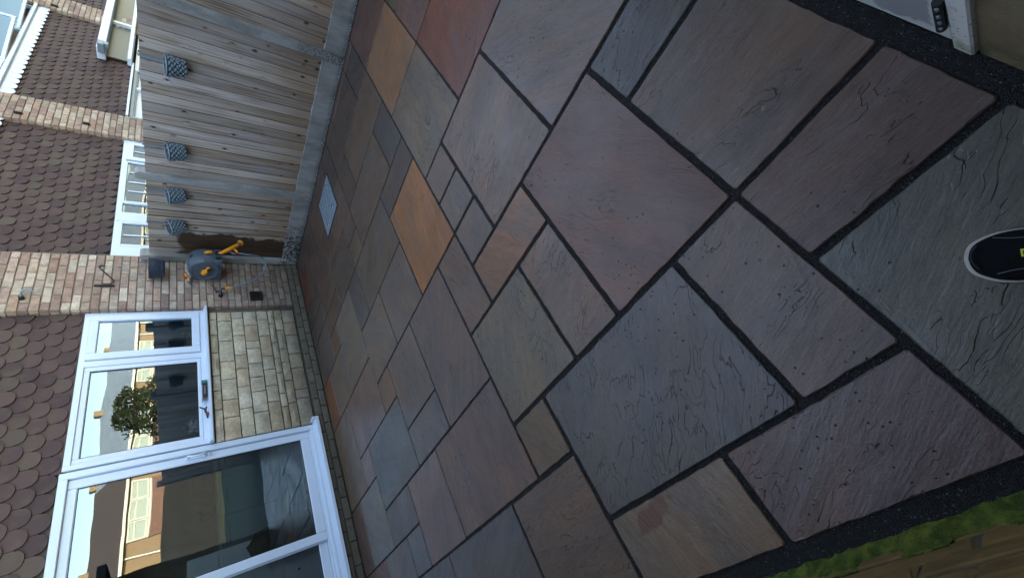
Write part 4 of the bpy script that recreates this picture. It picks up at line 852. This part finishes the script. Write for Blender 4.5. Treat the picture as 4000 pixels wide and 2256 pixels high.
# ------------------------------------------------------------------ things on and behind the window sills
def flowers(label, c, mats, n, r, pot=True):
    root = thing('flower_arrangement', label, 'flowers'); rr = random.Random(n)
    if pot:
        bm = B(); lathe(bm, [(.03, 0), (.045, .05), (.038, .08)], (c[0], c[1], c[2]), 16, 'Z', True, False); obj('vase', bm, CER, root, smooth=True)
    for mt, k in mats:
        bm = B()
        for _ in range(k):
            p = Vector((c[0]+rr.gauss(0, r), c[1]+rr.gauss(0, r*.4), c[2]+.10+abs(rr.gauss(0, r*.8)))); d = Vector((rr.gauss(0, 1), -1.2, rr.gauss(0, .6))).normalized()
            a = d.orthogonal().normalized(); b = d.cross(a)
            for q in range(7):
                t1, t2 = 2*math.pi*q/7, 2*math.pi*(q+.8)/7; s_ = rr.uniform(.013, .02)
                bm.faces.new([bm.verts.new(p), bm.verts.new(p+(a*math.cos(t1)+b*math.sin(t1))*s_+d*.005), bm.verts.new(p+(a*math.cos(t2)+b*math.sin(t2))*s_+d*.005)])
        obj('bloom', bm, mt, root)
    return root
bm = B(); box(bm, 2.4, 4.2, 5.04, 5.22, 1.13, 1.165, .004); obj('inner_sill', bm, WHITEG, house)
flowers('yellow, blue and rust silk flowers behind the narrow casement pane', (3.93, 5.14, 1.165), ((YEL, 16), (BLUEF, 14), (ORF, 12), (GREENL, 12)), 5, .07)
flowers('white and lilac silk flowers behind the lower corner of the wide pane', (2.70, 5.14, 1.165), ((WHF, 30), (plain('lilac_petals', (.25, .25, .32), .7), 18), (CER, 10)), 9, .05)
pk = thing('tool_pack', 'black blister pack with a teal end lying on the white window sill', 'tool pack')
bm = B(); box(bm, 2.90, 3.12, 4.895, 4.935, 1.172, 1.215, .006); obj('pack_body', bm, BLACK, pk)
bm = B(); box(bm, 3.095, 3.135, 4.892, 4.938, 1.170, 1.222, .005); obj('pack_end', bm, TEAL, pk)
bm = B(); box(bm, 2.87, 2.905, 4.892, 4.938, 1.170, 1.222, .005); box(bm, 2.95, 3.06, 4.888, 4.894, 1.188, 1.20, .001); obj('pack_label', bm, SILV, pk)
cu = thing('hand_cutter', 'small black cutter with a red grip standing on the white window sill', 'cutter')
bm = B(); tube(bm, [(2.80, 4.90, 1.245), (2.77, 4.90, 1.20), (2.70, 4.90, 1.182), (2.66, 4.90, 1.18)], [.007, .010, .010, .008], 8); tube(bm, [(2.80, 4.91, 1.185), (2.74, 4.91, 1.20)], .008, 8); obj('cutter_arm', bm, BLACK, cu, smooth=True)
bm = B(); tube(bm, [(2.725, 4.90, 1.178), (2.69, 4.90, 1.176)], .011, 8); obj('grip', bm, REDP, cu, smooth=True)
# kitchen furniture
ku = thing('kitchen_units', 'dark blue-grey kitchen units with a pale worktop seen through the patio door', 'kitchen units')
bm = B(); box(bm, 1.9, 4.8, 7.6, 8.55, .12, .94, .004); obj('carcass', bm, DARKUNIT, ku)
bm = B(); box(bm, 1.85, 4.8, 7.55, 8.55, .94, .985, .004); obj('worktop', bm, plain('pale_worktop', (.30, .33, .34), .4), ku)
for k in range(5):
    x = 1.93+k*.57; bm = B(); box(bm, x, x+.55, 7.575, 7.60, .2, .92, .003); f_ = obj('unit_door', bm, DARKUNIT, ku)
    bm = B(); box(bm, x+.15, x+.40, 7.555, 7.574, .84, .852, .002); obj('handle', bm, SILV, f_)
bm = B(); box(bm, 4.2, 4.8, 5.5, 7.5, .12, 2.2, .004); tu = tag(obj('tall_cupboard', bm, DARKUNIT), 'tall dark cupboard against the kitchen side wall behind the glass', 'cupboard')
dw = thing('white_drawers', 'white chest of drawers just inside the sliding patio door', 'drawers')
bm = B(); box(bm, .60, 1.50, 5.55, 6.1, .12, 1.36, .006); obj('carcass', bm, WHITEG, dw)
for k in range(4):
    bm = B(); box(bm, .63, 1.47, 5.53, 5.549, .30+k*.27, .55+k*.27, .004); f_ = obj('drawer', bm, WHITEG, dw)
    bm = B(); cyl(bm, (1.05, 5.515, .43+k*.27), (1.05, 5.53, .43+k*.27), .012, n=10); obj('knob', bm, GASKET, f_)
bm = B()
bmesh.ops.create_icosphere(bm, subdivisions=3, radius=.5)
for v in bm.verts: v.co = Vector((1.38+v.co.x*.42*(1-.35*v.co.z), 5.42+v.co.y*.3, .50+v.co.z*.75+.03*math.sin(v.co.x*25)+.02*math.sin(v.co.y*30)))
tag(obj('black_coat', bm, CLOTH, None, smooth=True), 'black bag or coat heaped against the white drawers inside the door', 'bag')
ke = thing('kettle', 'dark kettle on the kitchen worktop behind the patio door glass', 'kettle')
bm = B(); lathe(bm, [(.08, 0), (.085, .05), (.06, .17), (.02, .2)], (2.75, 7.9, .985), 20, 'Z', True, True); obj('kettle_body', bm, BLACK, ke, smooth=True)
bm = B(); tube(bm, smooth_pts([(2.68, 7.9, 1.15), (2.62, 7.9, 1.16), (2.62, 7.9, 1.05), (2.67, 7.9, 1.02)], 4), .01, 8); obj('kettle_handle', bm, BLACK, ke, smooth=True)
co = thing('coffee_maker', 'black appliance with a bright metal bar on the kitchen worktop', 'appliance')
bm = B(); box(bm, 3.0, 3.3, 7.8, 8.1, .985, 1.25, .02); obj('appliance_body', bm, BLACK, co); bm = B(); box(bm, 3.03, 3.27, 7.785, 7.8, 1.12, 1.135, .002); obj('chrome_bar', bm, SILV, co)

# ------------------------------------------------------------------ opposite row, seen only mirrored in the glass
def opp_house(x0, lab):
    h_ = thing('opposite_house', lab, 'house', 'houses facing the garden, mirrored in the glass'); Y = -40.0; x1 = x0+8
    bm = B(); box(bm, x0, x1, Y-8, Y, -.05, 5.0); obj('wall', bm, SLATE if x0 > 46 else FARB, h_)
    bm = B(); prism(bm, [(Y+.35, 4.95), (Y-4, 7.45), (Y-8.4, 4.95)], 'X', x0, x1); rf = obj('roof', bm, SLATE if x0 > 22 else ROOF, h_)
    bm = B(); box(bm, x0+.3, x0+.85, Y-4.3, Y-3.7, 7.0, 7.9); obj('chimney', bm, FARB, rf)
    bm = B(); box(bm, x0, x1, Y+.25, Y+.45, 4.83, 5.05); box(bm, x1-.25, x1-.1, Y+.02, Y+.14, 0, 4.9); obj('fascia', bm, STICK, h_)
    bm = B(); box(bm, x0+1.3, x0+6.7, Y+.002, Y+.08, 1.9, 3.3); obj('hung_tiles', bm, PINKTILE, h_)
    bm = B(); x = x0+1.3
    while x < x0+6.6: prism(bm, [(x, 3.42), (x, 3.3), (x+.09, 3.2), (x+.18, 3.3), (x+.18, 3.42)], 'Y', Y+.1, Y+.13); x += .19
    obj('scalloped_trim', bm, STICK, h_)
    for a, b in ((1.35, 3.0), (3.05, 5.0), (5.05, 6.65)):
        bm = B(); rect_frame(bm, x0+a, x0+b, 3.45, 4.7, Y+.02, Y+.12, .12); box(bm, x0+a, x0+b, Y+.03, Y+.11, 4.2, 4.28); wf = obj('window', bm, STICK, h_)
        bm = B(); box(bm, x0+a+.1, x0+b-.1, Y+.05, Y+.06, 3.55, 4.6); obj('pane', bm, plain('blind_behind_glass', (.35, .42, .38), .3) if 'blind_behind_glass' not in bpy.data.materials else bpy.data.materials['blind_behind_glass'], wf)
    bm = B(); rect_frame(bm, x0+1.4, x0+6.6, .7, 1.9, Y+.02, Y+.12, .12); obj('ground_window', bm, STICK, h_)
for k, lab in enumerate(('sunlit brick house far opposite, leftmost mirrored in the patio door', 'sunlit brick house opposite, its white windows mirrored in the patio door', 'sunlit house opposite behind the conifer, mirrored between door and window', 'sunlit house opposite mirrored in the wide window pane', 'sunlit house opposite mirrored in the narrow casement pane', 'furthest sunlit house opposite at the edge of the reflection')):
    opp_house(-0.8+k*8.0+.001*k, lab)
rf_ = thing('rear_fence', 'dark timber fence at the far end of the gardens, mirrored low in the glass', 'fence')
bm = B(); box(bm, -8, 60, -13.1, -13.0, -.1, 1.88); obj('rear_panel', bm, plain('dark_creosote', (.012, .0125, .0145), .8, var=.4, bs=3), rf_)
for k in range(6, 13): opp_house(-0.8+k*8.0+.001*k, 'slate roofed house far along the opposite row, mirrored in the window over the fence')
# conifer
tr = thing('conifer_tree', 'dark bushy conifer beyond the fence, mirrored in the wide window pane', 'tree')
bm = B(); tube(bm, [(12.3, -11, -.1), (12.3, -11, 1.5), (12.35, -11, 3.0)], [.14, .1, .03], 8)
for k in range(14):
    a = k*2.4; z = .5+k*.17; tube(bm, [(12.3, -11, z), (12.3+math.cos(a)*.8, -11+math.sin(a)*.8, z+.3)], [.03, .01], 5)
obj('trunk', bm, BARK, tr)
bm = B(); rr = random.Random(2)
for k in range(5200):
    z = rr.uniform(.15, 3.45); a = rr.uniform(0, 6.283); R_ = 1.5*math.sqrt(max(.02, 1-((z-1.2)/2.4)**2))*(.80+.20*math.sin(z*6.1+2*math.sin(a*2))+.16*math.sin(a*5+z*3)+.12*math.sin(a*9-z*8)); q = R_*rr.uniform(.35, 1.05)**.5
    p = Vector((12.3+math.cos(a)*q, -11+math.sin(a)*q, z)); u = Vector((rr.gauss(0, 1), rr.gauss(0, 1), rr.gauss(0, 1))).normalized(); v_ = u.orthogonal().normalized(); s_ = rr.uniform(.05, .10)
    bm.faces.new([bm.verts.new(p-u*s_), bm.verts.new(p+v_*s_*.5), bm.verts.new(p+u*s_), bm.verts.new(p-v_*s_*.5)])
obj('crown', bm, LEAF, tr)
print('objects', len(bpy.data.objects))
